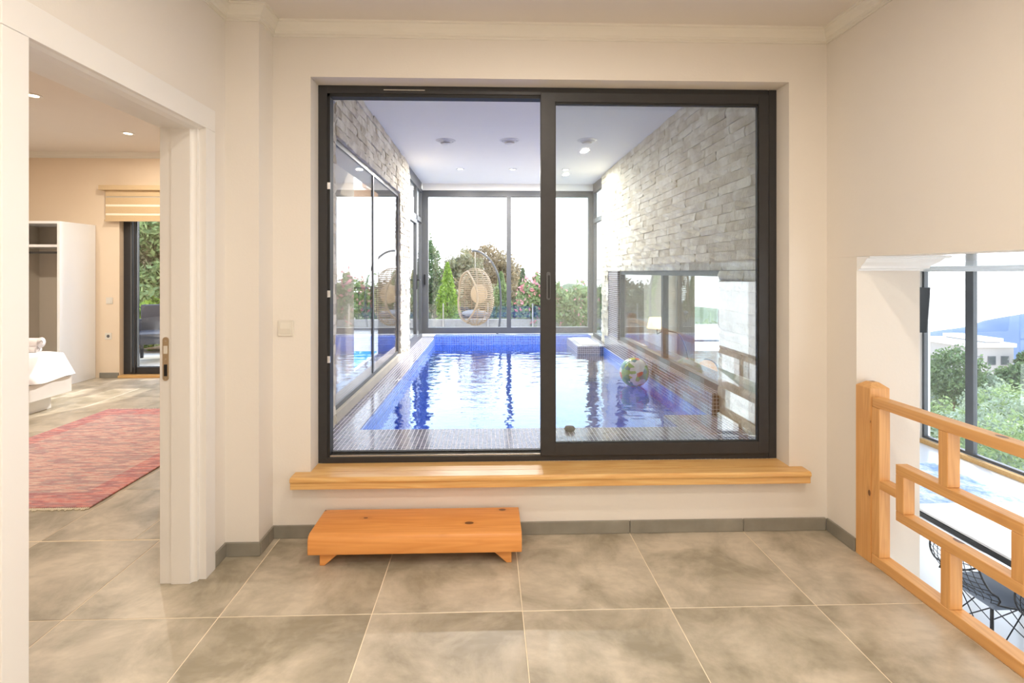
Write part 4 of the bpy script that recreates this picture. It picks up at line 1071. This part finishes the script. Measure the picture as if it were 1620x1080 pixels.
for nm, a in (('seat', (-.36, .36, -.34, .34, .28, .44)), ('backrest', (-.36, .36, .30, .42, .30, .84)), ('armrest', (-.42, -.34, -.34, .36, .40, .62)), ('armrest', (.34, .42, -.34, .36, .40, .62))):
    o = B(nm, 'grey_fabric', *a, bev=.02); o.parent = gc
for sx in (-1, 1):
    for sy in (-1, 1): o = B('leg', 'black_metal', sx*.34-.02, sx*.34+.02, sy*.30-.02, sy*.30+.02, 0, .28); o.parent = gc
# valley to the right: trees, houses
rt = random.Random(9)
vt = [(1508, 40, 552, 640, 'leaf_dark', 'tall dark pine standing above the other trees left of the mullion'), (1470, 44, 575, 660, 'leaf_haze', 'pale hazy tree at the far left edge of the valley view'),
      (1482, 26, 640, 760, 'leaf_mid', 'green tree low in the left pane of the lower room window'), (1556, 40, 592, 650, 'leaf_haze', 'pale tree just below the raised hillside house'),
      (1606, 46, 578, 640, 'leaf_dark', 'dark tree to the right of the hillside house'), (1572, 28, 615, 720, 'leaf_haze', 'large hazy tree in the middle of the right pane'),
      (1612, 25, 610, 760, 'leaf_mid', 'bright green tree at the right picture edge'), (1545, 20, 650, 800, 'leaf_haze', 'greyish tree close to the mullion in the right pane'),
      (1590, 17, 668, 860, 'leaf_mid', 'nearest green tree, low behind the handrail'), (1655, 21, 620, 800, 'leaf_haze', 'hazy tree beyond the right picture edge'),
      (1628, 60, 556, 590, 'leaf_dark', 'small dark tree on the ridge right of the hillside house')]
for k, (px, d, pt, pbm, vm, vl) in enumerate(vt):
    x, y = at(px, d); zt, zb_ = zz(pt, d), zz(pbm, d); hgt = max(1.5, zt-zb_); r_ = max(.9, hgt*.42)
    side = 'left' if px < 1535 else 'right'
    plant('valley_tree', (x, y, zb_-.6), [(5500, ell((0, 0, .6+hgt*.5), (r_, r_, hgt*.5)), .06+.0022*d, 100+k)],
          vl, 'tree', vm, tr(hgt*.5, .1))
def house(px0, px1, pt, pbm, d, label, step=None):
    x0 = (px0-772)/800*d; x1 = (px1-772)/800*d; yh = d-.03*(x0+x1)/2; zt, zb_ = zz(pt, d), zz(pbm, d)-3
    t_ = thing('hillside_house', label, 'house', ((x0+x1)/2, yh, zb_)); w = (x1-x0)/2; H = zt-zb_
    def hp_(nm, mt, *a): o = B(nm, mt, *a); o.parent = t_; return o
    hp_('wall', 'render_beige', -w, w, 0, 7, 0, H)
    hp_('parapet', 'render_white', -w-.2, w+.2, -.2, 7.2, H, H+.45)
    if step: hp_('upper_storey', 'render_beige', *step[:2], .5, 6, H+.451, H+step[2]); hp_('roof_slab', 'render_white', step[0]-.2, step[1]+.2, .3, 6.2, H+step[2]+.001, H+step[2]+.4)
    for k in range(3):
        c = -w+.3+(2*w-.6)*(k+.5)/3; f_ = hp_('window', 'alu_grey', c-.5, c+.5, -.05, -.001, H*.55, H*.55+1.1)
        g = B('pane', 'glass_tint', c-.42, c+.42, -.07, -.052, H*.55+.08, H*.55+1.02); g.parent = f_; g.location -= f_.location
    return t_
house(1532, 1604, 549, 573, 62, 'pale flat-roofed house with a raised part on the slope', (-.2, 1.6, .62))
house(1462, 1498, 556, 575, 70, 'small white-roofed house at the left of the valley view')
# balcony beyond the far window of the lower room
struct(MB().box(2.4, 6.5, 7.9, 9.9, LZ-.2, LZ-.02).build('floor', 'terrace_stone'))
bc = thing('balcony_railing', 'dark framed glass balcony railing seen through the pool-side window', 'railing', (4.4, 9.8, LZ))
for k in range(5):
    o = B('post', 'alu_dark', -1.6+k*.8-.03, -1.6+k*.8+.03, -.03, .03, 0, 1.28); o.parent = bc
    if k < 4: o = B('glass_pane', 'glass_tint', -1.56+k*.8, -.84+k*.8, -.005, .005, .05, 1.24); o.parent = bc
o = B('top_rail', 'alu_dark', -1.66, 1.66, -.035, .035, 1.281, 1.33); o.parent = bc
oc = thing('round_chair', 'round orange-cushioned chair on the balcony beyond the right wall window', 'chair', (3.75, 8.6, LZ-.02), R(-15))
obj('round_backrest', MB().lathe([(.001, -.03), (.17, -.03), (.19, 0), (.17, .03), (.001, .03)], (0, 0, .98), 24, 'y').mesh('round_backrest', 'orange_fabric', True), oc)
obj('rim', MB().tube([(.20*math.cos(a), 0, .98+.20*math.sin(a)) for a in [2*PI*k/24 for k in range(24)]], .012, 6, True).mesh('rim', 'black_metal'), oc)
obj('seat', MB().lathe([(.001, .44), (.24, .44), (.26, .47), (.24, .50), (.001, .50)], (0, -.22, 0), 20).mesh('seat', 'orange_fabric', True), oc)
for s in (-1, 1):
    obj('leg', MB().tube([(s*.16, -.02, .86), (s*.20, .02, 0)], .010, 6).mesh('leg', 'black_metal'), oc); obj('leg', MB().tube([(s*.18, -.36, .44), (s*.20, -.42, 0)], .010, 6).mesh('leg', 'black_metal'), oc)
for k, (x, y) in enumerate(((4.7, 12.3), (5.9, 12.6), (7.3, 12.4), (6.4, 14.9))):
    plant('slope_bush', (x, y, -2.3), [(3000, ell((0, 0, 1.0), (1.0, .9, 1.1)), .09, 140+k)], ('greyish bush left of the others below the balcony railing', 'green bush in the middle below the balcony railing', 'greyish bush right of the others below the balcony railing', 'green bush furthest off below the balcony railing')[k], 'bush', ('leaf_haze', 'leaf_mid')[k % 2])
